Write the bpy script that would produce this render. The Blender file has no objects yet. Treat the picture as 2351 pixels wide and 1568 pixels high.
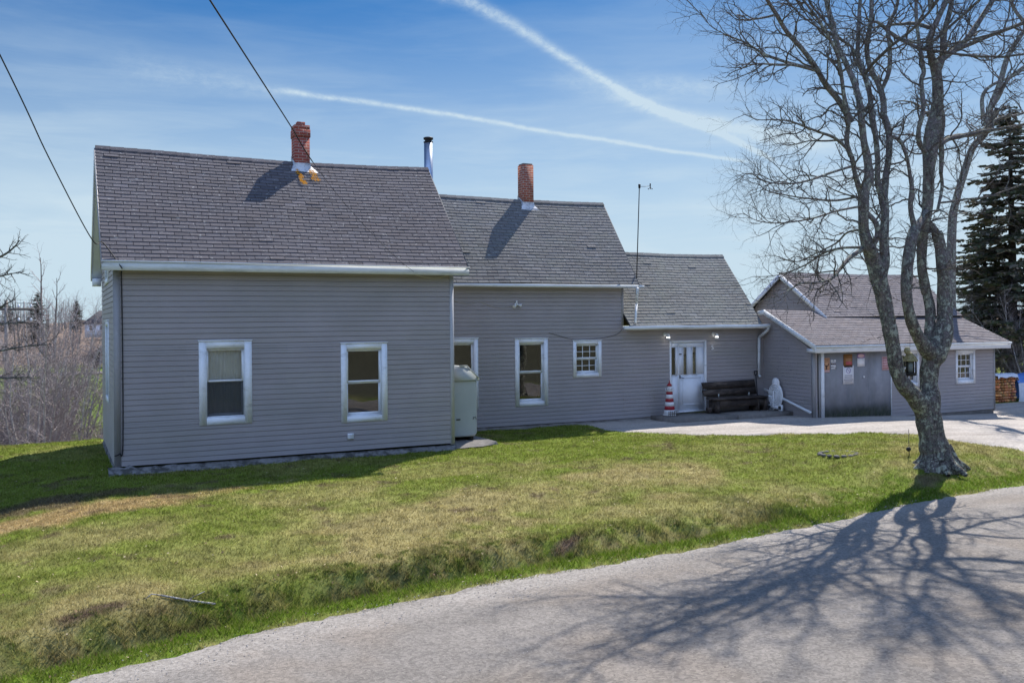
import bpy, math, random
import numpy as np
from mathutils import Vector, Matrix
random.seed(7); rng = np.random.default_rng(7)
S = bpy.context.scene
# ------------------------------------------------------------------ camera
W0, H0, FPX = 2351.0, 1568.0, 2150.0
TH = math.atan2(2150.0, 4424.5); CT, ST = math.cos(TH), math.sin(TH)
CAMZ, ROLL, HOR = 2.9, 0.009, 734.0
camd = bpy.data.cameras.new('camera'); cam = bpy.data.objects.new('camera', camd)
S.collection.objects.link(cam); S.camera = cam
camd.sensor_width = 36; camd.lens = 36*FPX/W0; camd.clip_end = 6000; camd.clip_start = .05
camd.shift_y = -(H0/2-HOR)/W0
cam.matrix_world = Matrix.Translation((0, 0, CAMZ)) @ Matrix.Rotation(-TH, 4, 'Z') @ Matrix.Rotation(math.pi/2, 4, 'X') @ Matrix.Rotation(-ROLL, 4, 'Z')
# ------------------------------------------------------------------ light
SUN = Vector((.68, .555, 1.0)).normalized()
EL = math.asin(SUN.z); AZ = math.atan2(SUN.x, SUN.y)
w = bpy.data.worlds.new('World'); S.world = w; w.use_nodes = True
NT = w.node_tree; NT.nodes.clear()
SKY_STRENGTH = .13; SUN_STRENGTH = 5.0; EXPOSURE = .54
sl = bpy.data.lights.new('sun', 'SUN'); sl.energy = SUN_STRENGTH; sl.angle = math.radians(.5); sl.color = (1, .94, .86)
so = bpy.data.objects.new('sun', sl); S.collection.objects.link(so)
so.rotation_euler = SUN.to_track_quat('Z', 'Y').to_euler()
S.view_settings.view_transform = 'Standard'; S.view_settings.look = 'None'
S.view_settings.exposure = EXPOSURE; S.view_settings.gamma = 1
S.cycles.max_bounces = 6; S.cycles.transparent_max_bounces = 12

# pixel <-> world helpers (pixels of a 2351x1568 picture of the photograph; house axes: X along the front walls, Y away)
def uv(x, y):
    u = x-W0/2; v = y-HOR
    return u-ROLL*v, v+ROLL*u
def at(x, y, d):            # point at forward distance d
    u, v = uv(x, y); cx = u/FPX*d
    return Vector((CT*cx+ST*d, -ST*cx+CT*d, CAMZ-v/FPX*d))
def onY(x, y, Y):
    u, v = uv(x, y); k = Y/(-ST*u/FPX+CT)
    return Vector(((CT*u/FPX+ST)*k, Y, CAMZ-v/FPX*k))
def onX(x, y, X):
    u, v = uv(x, y); k = X/(CT*u/FPX+ST)
    return Vector((X, (-ST*u/FPX+CT)*k, CAMZ-v/FPX*k))
def onZ(x, y, z):
    u, v = uv(x, y); return at(x, y, (CAMZ-z)*FPX/v)
K = W0/3840.0
def skydir(x, y):
    p = at(x, y, 1.0)-Vector((0, 0, CAMZ)); p.normalize(); return p

# ------------------------------------------------------------------ node helpers
class N:
    def __init__(s, nt): s.nt = nt
    def __call__(s, t, **kw):
        n = s.nt.nodes.new(t)
        for k, v in kw.items():
            if k.startswith('i_'):
                key = k[2:]; key = int(key) if key.isdigit() else key
                sock = n.inputs[key]
                if isinstance(v, bpy.types.NodeSocket): s.nt.links.new(v, sock)
                else: sock.default_value = v
            else: setattr(n, k, v)
        return n
    def m(s, op, a, b=0.0, c=None, clamp=False):
        n = s.nt.nodes.new('ShaderNodeMath'); n.operation = op; n.use_clamp = clamp
        for i, v in enumerate((a, b, c)):
            if v is None: continue
            if isinstance(v, bpy.types.NodeSocket): s.nt.links.new(v, n.inputs[i])
            else: n.inputs[i].default_value = v
        return n.outputs[0]
    def mix(s, f, a, b, mode='MIX'):
        n = s.nt.nodes.new('ShaderNodeMix'); n.data_type = 'RGBA'; n.blend_type = mode
        for i, v in ((0, f), (6, a), (7, b)):
            if isinstance(v, bpy.types.NodeSocket): s.nt.links.new(v, n.inputs[i])
            else: n.inputs[i].default_value = v if i == 0 else tuple(v)+((1,) if len(v) == 3 else ())
        return n.outputs[2]
    def ramp(s, f, stops, interp='LINEAR'):
        n = s.nt.nodes.new('ShaderNodeValToRGB'); s.nt.links.new(f, n.inputs[0])
        cr = n.color_ramp; cr.interpolation = interp
        while len(cr.elements) < len(stops): cr.elements.new(.5)
        for e, (p, c) in zip(cr.elements, stops):
            e.position = p; e.color = (c, c, c, 1) if not hasattr(c, '__len__') else tuple(c)+(1,)
        return n.outputs[0]
    def noise(s, vec, sc, det=4, rough=.6, dist=0):
        n = s('ShaderNodeTexNoise'); n.inputs['Scale'].default_value = sc; n.inputs['Detail'].default_value = det
        n.inputs['Roughness'].default_value = rough; n.inputs['Distortion'].default_value = dist
        if vec is not None: s.nt.links.new(vec, n.inputs['Vector'])
        return n.outputs['Fac']
    def scale(s, vec, sx, sy, sz):
        n = s('ShaderNodeVectorMath', operation='MULTIPLY'); s.nt.links.new(vec, n.inputs[0]); n.inputs[1].default_value = (sx, sy, sz)
        return n.outputs[0]

# ------------------------------------------------------------------ sky: clear air, thin cirrus streaks, two contrails
def polyfit_az(pts, deg):
    az = []; el = []
    for x, y in pts:
        d = skydir(x, y); az.append(math.atan2(d.x, d.y)); el.append(math.asin(d.z))
    return np.polyfit(az, el, deg), min(az), max(az)
def build_world():
    n = N(NT)
    sky = n('ShaderNodeTexSky', sky_type='NISHITA', sun_disc=False, sun_elevation=EL, sun_rotation=AZ,
            altitude=50, air_density=1.0, dust_density=0.25, ozone_density=2.5)
    tc = n('ShaderNodeTexCoord').outputs['Generated']
    sep = n('ShaderNodeSeparateXYZ', i_0=tc); dx, dy, dz = sep.outputs
    az = n.m('ARCTAN2', dx, dy); el = n.m('ARCSINE', dz)
    zc = n.m('MAXIMUM', dz, .03)
    px = n.m('DIVIDE', dx, zc); py = n.m('DIVIDE', dy, zc)
    pl = n('ShaderNodeCombineXYZ', i_0=px, i_1=py).outputs[0]
    ae = n('ShaderNodeCombineXYZ', i_0=az, i_1=el).outputs[0]
    fine = n.ramp(n.noise(n.scale(ae, 75, 130, 1), 1.0, 6, .72, .4), [(.30, 0.0), (.68, 1.0)])
    wob = n.noise(n.scale(ae, 14, 14, 1), 1.0, 3, .6)
    col = sky.outputs[0]
    def trail(pts, deg, w0, w1, amp, soft=.02):
        c, a0, a1 = polyfit_az(pts, deg)
        acc = n.m('ADD', n.m('MULTIPLY', az, 0.0), float(c[0]))
        for k in c[1:]: acc = n.m('ADD', n.m('MULTIPLY', acc, az), float(k))
        t = n.m('DIVIDE', n.m('SUBTRACT', az, a0), a1-a0, clamp=True)
        wd = n.m('ADD', n.m('MULTIPLY', t, w1-w0), w0)
        off = n.m('MULTIPLY', n.m('SUBTRACT', wob, .5), .006)
        dd = n.m('DIVIDE', n.m('SUBTRACT', n.m('ADD', el, off), acc), wd)
        g = n.m('EXPONENT', n.m('MULTIPLY', n.m('MULTIPLY', dd, dd), -1.0))
        ra = n('ShaderNodeMapRange', i_0=az, i_1=a0-soft, i_2=a0+soft, interpolation_type='SMOOTHSTEP').outputs[0]
        rb = n('ShaderNodeMapRange', i_0=az, i_1=a1+soft, i_2=a1-soft, interpolation_type='SMOOTHSTEP').outputs[0]
        f = n.m('MULTIPLY', n.m('MULTIPLY', g, n.m('MULTIPLY', ra, rb)), n.m('ADD', n.m('MULTIPLY', fine, .85), .30))
        return n.m('MULTIPLY', f, amp)
    ts = [trail([(980, -25), (1100, 20), (1190, 60), (1270, 115), (1340, 160), (1440, 215), (1560, 270), (1660, 312), (1770, 366)], 4, .0080, .0024, .60),
          trail([(1440, 228), (1540, 262), (1650, 290), (1760, 308), (1900, 332)], 2, .006, .009, .50, .04),
          trail([(630, 207), (700, 217), (800, 230), (990, 256), (1150, 285), (1300, 308), (1500, 342), (1720, 372)], 3, .0028, .0016, .50, .03),
          trail([(280, 150), (420, 178), (560, 196), (660, 214)], 2, .016, .008, .16, .05),
          trail([(1290, 180), (1420, 215), (1500, 235)], 1, .012, .012, .2, .03),
          trail([(1480, 186), (1580, 198), (1700, 206)], 1, .010, .008, .28, .04)]
    cir = n.noise(n.scale(ae, 2.2, 11, 1), 1.0, 6, .58, .35)
    cm = n.ramp(cir, [(.44, 0.0), (.74, 1.0)])
    cir2 = n.noise(n.scale(ae, 5, 40, 1), 1.0, 5, .6, .5)
    cm2 = n.ramp(cir2, [(.45, 0.0), (.8, 1.0)])
    f = n.m('ADD', n.m('MULTIPLY', cm, .26), n.m('MULTIPLY', cm2, .16))
    f = n.m('MULTIPLY', f, n('ShaderNodeMapRange', i_0=el, i_1=.17, i_2=.34, i_3=1.0, i_4=.42, interpolation_type='SMOOTHSTEP').outputs[0])
    veil = n('ShaderNodeMapRange', i_0=el, i_1=.0, i_2=.39, i_3=.95, i_4=.0, interpolation_type='SMOOTHSTEP').outputs[0]
    f = n.m('ADD', f, veil)
    for t in ts: f = n.m('ADD', f, t)
    f = n.m('MINIMUM', f, .92)
    grade = n.mix(1.0, col, (.0, .225, .43), 'MULTIPLY')
    out = n.mix(f, grade, (3.35, 4.1, 4.6))
    back = n.m('ADD', n.m('MULTIPLY', dx, -ST), n.m('MULTIPLY', dy, -CT))      # brighter sky added behind the viewer, lifts ambient on the shaded fronts
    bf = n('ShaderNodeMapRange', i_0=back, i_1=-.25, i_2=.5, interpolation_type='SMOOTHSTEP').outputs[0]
    out = out; sunside = n.m('ADD', n.m('MULTIPLY', dx, SUN.x), n.m('MULTIPLY', dy, SUN.y)); out = n.mix(n.m('MULTIPLY', n('ShaderNodeMapRange', i_0=sunside, i_1=.45, i_2=.78, interpolation_type='SMOOTHSTEP').outputs[0], .26), out, (3.0, 3.7, 4.4))
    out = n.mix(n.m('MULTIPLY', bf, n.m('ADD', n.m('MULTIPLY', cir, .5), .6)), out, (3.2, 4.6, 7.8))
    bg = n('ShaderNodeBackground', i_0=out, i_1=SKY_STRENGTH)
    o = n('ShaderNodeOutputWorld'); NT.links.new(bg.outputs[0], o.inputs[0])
build_world()

# ------------------------------------------------------------------ mesh builder
class MB:
    def __init__(s): s.v = []; s.f = []; s.c = []; s.has = False; s.cur = (1, 1, 1)
    def vert(s, p): s.v.append(tuple(p)); s.c.append(s.cur); return len(s.v)-1
    def face(s, pts): 
        s.f.append([s.vert(p) for p in pts])
    def grid(s, rows):          # rows of equal length point lists, shared verts
        idx = [[s.vert(p) for p in r] for r in rows]
        for a, b in zip(idx, idx[1:]):
            for i in range(len(a)-1): s.f.append([a[i], a[i+1], b[i+1], b[i]])
    def hexa(s, p):             # 8 points: bottom 4, top 4
        i = [s.vert(q) for q in p]
        for f in ((0, 3, 2, 1), (4, 5, 6, 7), (0, 1, 5, 4), (1, 2, 6, 5), (2, 3, 7, 6), (3, 0, 4, 7)):
            s.f.append([i[k] for k in f])
    def box(s, a, b, fr=None):
        x0, y0, z0 = a; x1, y1, z1 = b
        p = [(x0, y0, z0), (x1, y0, z0), (x1, y1, z0), (x0, y1, z0), (x0, y0, z1), (x1, y0, z1), (x1, y1, z1), (x0, y1, z1)]
        if fr: p = [fr(*q) for q in p]
        s.hexa(p)
    def tube(s, pts, rad, n=8, caps=True):
        pts = [Vector(p) for p in pts]; m = len(pts)
        if not hasattr(rad, '__len__'): rad = [rad]*m
        base = []; prev = None
        for i in range(m):
            t = (pts[min(i+1, m-1)]-pts[max(i-1, 0)])
            if t.length < 1e-9: t = Vector((0, 0, 1))
            t.normalize()
            if prev is None:
                a = Vector((0, 0, 1)) if abs(t.z) < .9 else Vector((1, 0, 0))
                x = t.cross(a).normalized()
            else:
                x = (prev-t*prev.dot(t))
                x = x.normalized() if x.length > 1e-6 else t.orthogonal().normalized()
            prev = x; y = t.cross(x)
            base.append([s.vert(pts[i]+(x*math.cos(k*2*math.pi/n)+y*math.sin(k*2*math.pi/n))*rad[i]) for k in range(n)])
        for a, b in zip(base, base[1:]):
            for k in range(n): s.f.append([a[k], a[(k+1) % n], b[(k+1) % n], b[k]])
        if caps and n > 3: s.f.append(base[0][::-1]); s.f.append(base[-1])
    def lathe(s, c, prof, n=20, ax=(0, 0, 1), capped=True):
        ax = Vector(ax).normalized(); x = ax.orthogonal().normalized(); y = ax.cross(x); c = Vector(c); rings = []
        for r, h in prof:
            rings.append([s.vert(c+ax*h+(x*math.cos(k*2*math.pi/n)+y*math.sin(k*2*math.pi/n))*r) for k in range(n)])
        for a, b in zip(rings, rings[1:]):
            for k in range(n): s.f.append([a[k], a[(k+1) % n], b[(k+1) % n], b[k]])
        if capped: s.f.append(rings[0][::-1]); s.f.append(rings[-1])
    def build(s, name, mat, parent=None, smooth=False, col=False):
        me = bpy.data.meshes.new(name)
        nv = len(s.v); me.vertices.add(nv); me.vertices.foreach_set('co', np.array(s.v, dtype=np.float32).ravel())
        tot = np.array([len(f) for f in s.f], dtype=np.int32); st = np.concatenate(([0], np.cumsum(tot)[:-1])).astype(np.int32)
        me.loops.add(int(tot.sum())); me.loops.foreach_set('vertex_index', np.concatenate([np.array(f) for f in s.f]).astype(np.int32))
        me.polygons.add(len(s.f)); me.polygons.foreach_set('loop_start', st); me.polygons.foreach_set('loop_total', tot)
        if smooth: me.polygons.foreach_set('use_smooth', np.ones(len(s.f), dtype=bool))
        if col:
            a = me.color_attributes.new('col', 'FLOAT_COLOR', 'POINT')
            a.data.foreach_set('color', np.c_[np.array(s.c, dtype=np.float32), np.ones(nv, dtype=np.float32)].ravel())
        me.update(calc_edges=True); me.validate()
        return link(name, me, mat, parent)
def link(name, me, mat, parent=None):
    if mat is not None and len(me.materials) == 0: me.materials.append(mat)
    o = bpy.data.objects.new(name, me); S.collection.objects.link(o)
    if parent is not None:
        o.parent = parent
        root = parent
        M_ = Matrix.Identity(4)
        while root is not None: M_ = root.matrix_basis @ M_; root = root.parent
        me.transform(M_.inverted())          # vertices are written in world space, thing origins sit at their bases
    return o
def npmesh(name, V, F, mat, parent=None, cols=None, smooth=False):
    me = bpy.data.meshes.new(name); V = np.asarray(V, np.float32); F = np.asarray(F, np.int32); k = F.shape[1]
    me.vertices.add(len(V)); me.vertices.foreach_set('co', V.ravel())
    me.loops.add(F.size); me.loops.foreach_set('vertex_index', F.ravel())
    me.polygons.add(len(F)); me.polygons.foreach_set('loop_start', np.arange(0, F.size, k, dtype=np.int32)); me.polygons.foreach_set('loop_total', np.full(len(F), k, np.int32))
    if smooth: me.polygons.foreach_set('use_smooth', np.ones(len(F), dtype=bool))
    if cols is not None:
        a = me.color_attributes.new('col', 'FLOAT_COLOR', 'POINT')
        a.data.foreach_set('color', np.c_[np.asarray(cols, np.float32), np.ones(len(V), np.float32)].ravel())
    me.update(calc_edges=True)
    return link(name, me, mat, parent)
def tag(o, label=None, cat=None, group=None, kind=None):
    if label: o['label'] = label
    if cat: o['category'] = cat
    if group: o['group'] = group
    if kind: o['kind'] = kind
    return o
def thing(name, loc, label, cat, group=None):
    o = bpy.data.objects.new(name, None); S.collection.objects.link(o); o.location = loc; o.empty_display_size = .2
    return tag(o, label, cat, group)

# ------------------------------------------------------------------ materials
def mat(name, base, rough=.8, var=.12, vs=6, metal=0, spec=.3, col=False, bump=0, bs=60, stain=None, sheet=None):
    m = bpy.data.materials.new(name); m.use_nodes = True; nt = m.node_tree; nt.nodes.clear(); n = N(nt)
    tc = n('ShaderNodeTexCoord').outputs['Object']
    nz = n.noise(tc, vs, 5, .6)
    lo = tuple(max(0, c*(1-var)) for c in base); hi = tuple(c*(1+var) for c in base)
    c = n.mix(n.ramp(nz, [(.3, 0), (.7, 1)]), lo, hi)
    if stain:          # (colour, scale vector, threshold lo, hi, amount)
        sc, sv, a, b, amt = stain
        f = n.ramp(n.noise(n.scale(tc, *sv), 1.0, 6, .65), [(a, 0), (b, 1)])
        c = n.mix(n.m('MULTIPLY', f, amt), c, sc)
    if col:
        at_ = n('ShaderNodeAttribute', attribute_name='col').outputs['Color']
        c = n.mix(1.0, c, at_, 'MULTIPLY')
    b = n('ShaderNodeBsdfPrincipled', i_Roughness=rough, i_Metallic=metal)
    b.inputs['Specular IOR Level'].default_value = spec
    nt.links.new(c, b.inputs['Base Color'])
    if bump:
        bn = n('ShaderNodeBump', i_Strength=bump, i_Distance=.02); nt.links.new(n.noise(tc, bs, 4, .7), bn.inputs['Height'])
        nt.links.new(bn.outputs[0], b.inputs['Normal'])
    o = n('ShaderNodeOutputMaterial'); nt.links.new(b.outputs[0], o.inputs[0]); return m
M = {}
M['siding'] = mat('vinyl_siding', (.325, .303, .312), .55, .06, 1.3, spec=.35, col=True, stain=((.25, .25, .225), (.45, .45, .9), .46, .72, .5))
M['trim'] = mat('white_paint', (.79, .82, .86), .6, .05, 5, stain=((.36, .37, .36), (3, 3, 9), .56, .72, .5))
M['gutter'] = mat('gutter_white', (.68, .72, .75), .45, .05, 5, stain=((.26, .27, .25), (1.2, 3, 12), .52, .75, .6))
M['door'] = mat('door_paint', (.74, .78, .84), .45, .03, 3)
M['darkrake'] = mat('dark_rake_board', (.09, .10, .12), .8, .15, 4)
M['cornertrim'] = mat('corner_trim', (.30, .295, .30), .5, .06, 3)
def shingle(name, base, spot=(.42, .42, .40), amt=.6, lich=None):
    m = bpy.data.materials.new(name); m.use_nodes = True; nt = m.node_tree; nt.nodes.clear(); n = N(nt)
    tc = n('ShaderNodeTexCoord').outputs['Object']; at_ = n('ShaderNodeAttribute', attribute_name='col').outputs['Color']
    g = n.noise(tc, 110, 2, .8); c = n.mix(n.ramp(g, [(.3, 0), (.75, 1)]), tuple(x*.66 for x in base), tuple(x*1.42 for x in base))
    c = n.mix(1.0, c, at_, 'MULTIPLY')
    big = n.ramp(n.noise(tc, .55, 4, .6), [(.35, 0), (.7, 1)])
    c = n.mix(n.m('MULTIPLY', big, .35), c, tuple(x*1.45 for x in base))
    sp = n.ramp(n.noise(tc, 13, 3, .7), [(.635, 0), (.66, 1)])
    c = n.mix(n.m('MULTIPLY', sp, amt), c, spot)  # pale specks painted into the colour as glints off the tabs
    if lich:
        f = n.ramp(n.noise(tc, 2.0, 5, .7), [(.45, 0), (.75, 1)]); c = n.mix(n.m('MULTIPLY', f, .5), c, lich)
    b = n('ShaderNodeBsdfPrincipled', i_Roughness=.92); b.inputs['Specular IOR Level'].default_value = .18
    nt.links.new(c, b.inputs['Base Color'])
    bn = n('ShaderNodeBump', i_Strength=.5, i_Distance=.012); nt.links.new(n.noise(tc, 160, 3, .8), bn.inputs['Height']); nt.links.new(bn.outputs[0], b.inputs['Normal'])
    o = n('ShaderNodeOutputMaterial'); nt.links.new(b.outputs[0], o.inputs[0]); return m
M['shingle_a'] = shingle('shingle_charcoal', (.116, .108, .116), amt=.7)
M['shingle_b'] = shingle('shingle_weathered', (.150, .148, .150), amt=.75, lich=(.20, .21, .18))
M['shingle_c'] = shingle('shingle_pale', (.180, .180, .174), amt=.7, lich=(.25, .265, .22))
M['shingle_d'] = shingle('shingle_mauve', (.185, .166, .172), amt=.6)
M['deck'] = mat('roof_deck', (.035, .033, .036), .95)
M['stone'] = mat('foundation_stone', (.20, .195, .19), .95, .3, 9, bump=.8, bs=14, stain=((.05, .05, .045), (4, 4, 7), .46, .58, .85))
M['concrete'] = mat('concrete', (.190, .176, .162), .95, .2, 7, bump=.5, bs=30, stain=((.14, .14, .13), (3, 3, 3), .5, .7, .5))
M['steel'] = mat('galvanised_steel', (.42, .48, .58), .38, .12, 5, metal=.9, stain=((.3, .17, .12), (2.5, 2.5, 3), .58, .70, .7))
M['flash'] = mat('lead_flashing', (.62, .64, .68), .5, .15, 8, stain=((.16, .16, .17), (6, 6, 6), .5, .62, .6))
M['black'] = mat('black_metal', (.025, .025, .028), .5)
M['wire'] = mat('black_cable', (.018, .018, .02), .6)
M['wire_pale'] = mat('pale_cable', (.45, .42, .38), .6)
M['tank'] = mat('pale_green_tank', (.36, .395, .395), .45, .06, 2, stain=((.30, .33, .28), (4, 4, 1.5), .55, .75, .4))
M['tankhood'] = mat('tank_hood', (.40, .42, .40), .6, .1, 5)
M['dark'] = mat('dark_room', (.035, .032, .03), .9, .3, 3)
M['curtain'] = mat('pale_curtain', (.84, .87, .84), .9, .1, 3)
M['whitewood'] = mat('white_wood', (.74, .75, .76), .6, .06, 5, stain=((.4, .38, .35), (4, 4, 10), .6, .75, .4))
M['redpaint'] = mat('red_paint', (.33, .025, .035), .5, .08, 6)
M['bench'] = mat('weathered_bench', (.050, .040, .036), .85, .4, 3, bump=.5, bs=25, stain=((.20, .16, .13), (2, 8, 8), .5, .68, .6))
M['plywood'] = mat('grey_weathered_sheet', (.31, .315, .345), .9, .12, 3, stain=((.16, .17, .17), (1.2, 1.2, .35), .46, .7, .6))
M['orange'] = mat('orange_poster', (.56, .31, .18), .8, .1, 9)
M['brownposter'] = mat('brown_poster', (.26, .12, .04), .7, .2, 9)
M['darkprint'] = mat('dark_print', (.08, .04, .03), .8)
M['greyprint'] = mat('grey_print', (.30, .31, .36), .8)
M['purpleprint'] = mat('purple_print', (.27, .16, .36), .8)
M['signwhite'] = mat('sign_white', (.78, .77, .80), .5, .03, 4)
M['pink'] = mat('pink_sign', (.60, .40, .42), .6, .05, 5)
M['redprint'] = mat('red_print', (.45, .10, .10), .6)
M['endgrain'] = mat('split_firewood', (.62, .33, .16), .85, .35, 14, col=True)
M['tarp'] = mat('white_tarp', (.72, .74, .80), .45, .06, 3)
M['bluetarp'] = mat('blue_tarp', (.10, .22, .55), .4, .1, 3)
M['wood'] = mat('grey_wood', (.16, .14, .12), .9, .25, 6, bump=.3)
M['mossroof'] = mat('mossy_roof', (.27, .25, .13), .95, .35, 30, bump=.8, bs=50, stain=((.45, .42, .28), (22, 22, 22), .5, .6, .7))
M['darkwood'] = mat('dark_wood', (.03, .028, .022), .9)
M['feedglass'] = mat('feeder_panel', (.22, .26, .24), .3, .1, 8)
M['plastic'] = mat('white_plastic', (.78, .80, .82), .4, .03, 5)
M['shed'] = mat('far_white_wall', (.80, .82, .86), .7, .05, 2)
M['farroof'] = mat('far_roof', (.07, .07, .08), .9)
M['paint_dark'] = mat('dark_car_paint', (.02, .022, .03), .3, spec=.5)
M['tyre'] = mat('tyre_rubber', (.02, .02, .02), .9)
M['carglass'] = mat('car_window', (.03, .035, .04), .1, spec=.6)

def brick(name, c1, c2, mortar):
    m = bpy.data.materials.new(name); m.use_nodes = True; nt = m.node_tree; nt.nodes.clear(); n = N(nt)
    tc = n('ShaderNodeTexCoord').outputs['Object']; sp = n('ShaderNodeSeparateXYZ', i_0=tc).outputs
    v = n('ShaderNodeCombineXYZ', i_0=n.m('ADD', sp[0], sp[1]), i_1=sp[2]).outputs[0]
    b = n('ShaderNodeTexBrick', i_Color1=c1+(1,), i_Color2=c2+(1,), i_Mortar=mortar+(1,), i_Scale=1.0)
    b.inputs['Mortar Size'].default_value = .009; b.inputs['Brick Width'].default_value = .19; b.inputs['Row Height'].default_value = .068; b.inputs['Bias'].default_value = -.1
    nt.links.new(v, b.inputs['Vector'])
    c = n.mix(n.m('MULTIPLY', n.ramp(n.noise(tc, 9, 5, .7), [(.5, 0), (.72, 1)]), .55), b.outputs[0], (.12, .035, .03))
    p = n('ShaderNodeBsdfPrincipled', i_Roughness=.9); nt.links.new(c, p.inputs['Base Color'])
    bn = n('ShaderNodeBump', i_Strength=.7, i_Distance=.012, invert=True); nt.links.new(b.outputs['Fac'], bn.inputs['Height']); nt.links.new(bn.outputs[0], p.inputs['Normal'])
    o = n('ShaderNodeOutputMaterial'); nt.links.new(p.outputs[0], o.inputs[0]); return m
M['brick'] = brick('red_brick', (.34, .075, .050), (.23, .045, .035), (.42, .26, .21))
M['brick2'] = brick('orange_brick', (.36, .10, .055), (.27, .07, .04), (.46, .33, .26))

def glass():
    m = bpy.data.materials.new('window_glass'); m.use_nodes = True; nt = m.node_tree; nt.nodes.clear(); n = N(nt)
    fr = n('ShaderNodeFresnel', i_IOR=1.5).outputs[0]
    f = n.m('MINIMUM', n.m('MULTIPLY', fr, 3.4), 1.0)
    a = n('ShaderNodeBsdfTransparent', i_0=(.86, .88, .88, 1)); b = n('ShaderNodeBsdfGlossy', i_0=(.95, .97, 1, 1), i_Roughness=.015)
    x = n('ShaderNodeMixShader', i_0=f); nt.links.new(a.outputs[0], x.inputs[1]); nt.links.new(b.outputs[0], x.inputs[2])
    bn = n('ShaderNodeBump', i_Strength=.08, i_Distance=.05); nt.links.new(n.noise(n('ShaderNodeTexCoord').outputs['Object'], 1.6, 1, .5), bn.inputs['Height']); nt.links.new(bn.outputs[0], b.inputs['Normal'])
    o = n('ShaderNodeOutputMaterial'); nt.links.new(x.outputs[0], o.inputs[0]); return m
M['glass'] = glass()
def screenmat():
    m = bpy.data.materials.new('insect_screen'); m.use_nodes = True; nt = m.node_tree; nt.nodes.clear(); n = N(nt)
    a = n('ShaderNodeBsdfTransparent'); b = n('ShaderNodeBsdfDiffuse', i_0=(.05, .055, .06, 1)); x = n('ShaderNodeMixShader', i_0=.68); nt.links.new(a.outputs[0], x.inputs[1]); nt.links.new(b.outputs[0], x.inputs[2])
    o = n('ShaderNodeOutputMaterial'); nt.links.new(x.outputs[0], o.inputs[0]); return m
M['screen'] = screenmat()
def emis(name, c, s):
    m = bpy.data.materials.new(name); m.use_nodes = True; nt = m.node_tree; nt.nodes.clear(); n = N(nt)
    e = n('ShaderNodeEmission', i_0=c+(1,), i_1=s); o = n('ShaderNodeOutputMaterial'); nt.links.new(e.outputs[0], o.inputs[0]); return m
M['bulb'] = emis('lit_bulb', (1, .95, .85), 6)
def bark(name, a, b_, lich, amt, sc=1.0):
    m = bpy.data.materials.new(name); m.use_nodes = True; nt = m.node_tree; nt.nodes.clear(); n = N(nt)
    tc = n('ShaderNodeTexCoord').outputs['Object']
    st = n.noise(n.scale(tc, 22*sc, 22*sc, 5*sc), 1.0, 5, .7, .3)
    c = n.mix(n.ramp(st, [(.35, 0), (.65, 1)]), a, b_)
    zz = n('ShaderNodeSeparateXYZ', i_0=tc).outputs[2]; hi_ = n('ShaderNodeMapRange', i_0=zz, i_1=2.2, i_2=5.0).outputs[0]
    if sc == 1.0 and amt > .7: c = n.mix(n.m('MULTIPLY', hi_, .6), c, (.27, .235, .225))
    l1 = n.ramp(n.noise(tc, 8*sc, 8, .80), [(.50, 0), (.54, 1)]); c = n.mix(n.m('MULTIPLY', l1, amt), c, lich)
    l2 = n.ramp(n.noise(n.scale(tc, 1, 1, .7), 34*sc, 5, .8), [(.57, 0), (.61, 1)]); c = n.mix(n.m('MULTIPLY', l2, amt), c, tuple(x*1.35 for x in lich))
    l3 = n.ramp(n.noise(n.scale(tc, 1, 1, .5), 20*sc, 5, .8), [(.56, 0), (.62, 1)]); c = n.mix(n.m('MULTIPLY', l3, .8), c, tuple(x*.6 for x in a))
    p = n('ShaderNodeBsdfPrincipled', i_Roughness=.95); p.inputs['Specular IOR Level'].default_value = .15; nt.links.new(c, p.inputs['Base Color'])
    bn = n('ShaderNodeBump', i_Strength=.9, i_Distance=.03); nt.links.new(n.m('ADD', st, l1), bn.inputs['Height']); nt.links.new(bn.outputs[0], p.inputs['Normal'])
    o = n('ShaderNodeOutputMaterial'); nt.links.new(p.outputs[0], o.inputs[0]); return m
M['bark'] = bark('lichen_bark', (.052, .044, .042), (.20, .175, .165), (.40, .42, .34), .85)
M['twig'] = bark('twig_bark', (.095, .076, .074), (.20, .165, .155), (.30, .30, .24), .3)
M['palebark'] = bark('pale_bark', (.42, .39, .375), (.68, .64, .62), (.5, .5, .45), .5)
M['brushtwig'] = bark('brush_twig', (.30, .25, .255), (.52, .46, .46), (.4, .38, .35), .3)
M['sprucebark'] = bark('spruce_bark', (.04, .032, .028), (.09, .075, .065), (.16, .17, .14), .4)

# ------------------------------------------------------------------ noise in python (for ground relief and turf colour)
_perm = rng.random((256, 256))
def vnoise(x, y):
    x = np.asarray(x, float); y = np.asarray(y, float); xi = np.floor(x).astype(int); yi = np.floor(y).astype(int)
    fx = x-xi; fy = y-yi; fx = fx*fx*(3-2*fx); fy = fy*fy*(3-2*fy)
    g = lambda a, b: _perm[a & 255, b & 255]
    return (g(xi, yi)*(1-fx)+g(xi+1, yi)*fx)*(1-fy)+(g(xi, yi+1)*(1-fx)+g(xi+1, yi+1)*fx)*fy
def fbm(x, y, o=4):
    s = 0; a = .5; t = 0
    for k in range(o): s = s+a*vnoise(x*2**k+17.3*k, y*2**k+5.1*k); t += a; a *= .55
    return s/t
def sm(a, b, x):
    t = np.clip((np.asarray(x, float)-a)/(b-a), 0, 1); return t*t*(3-2*t)

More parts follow.
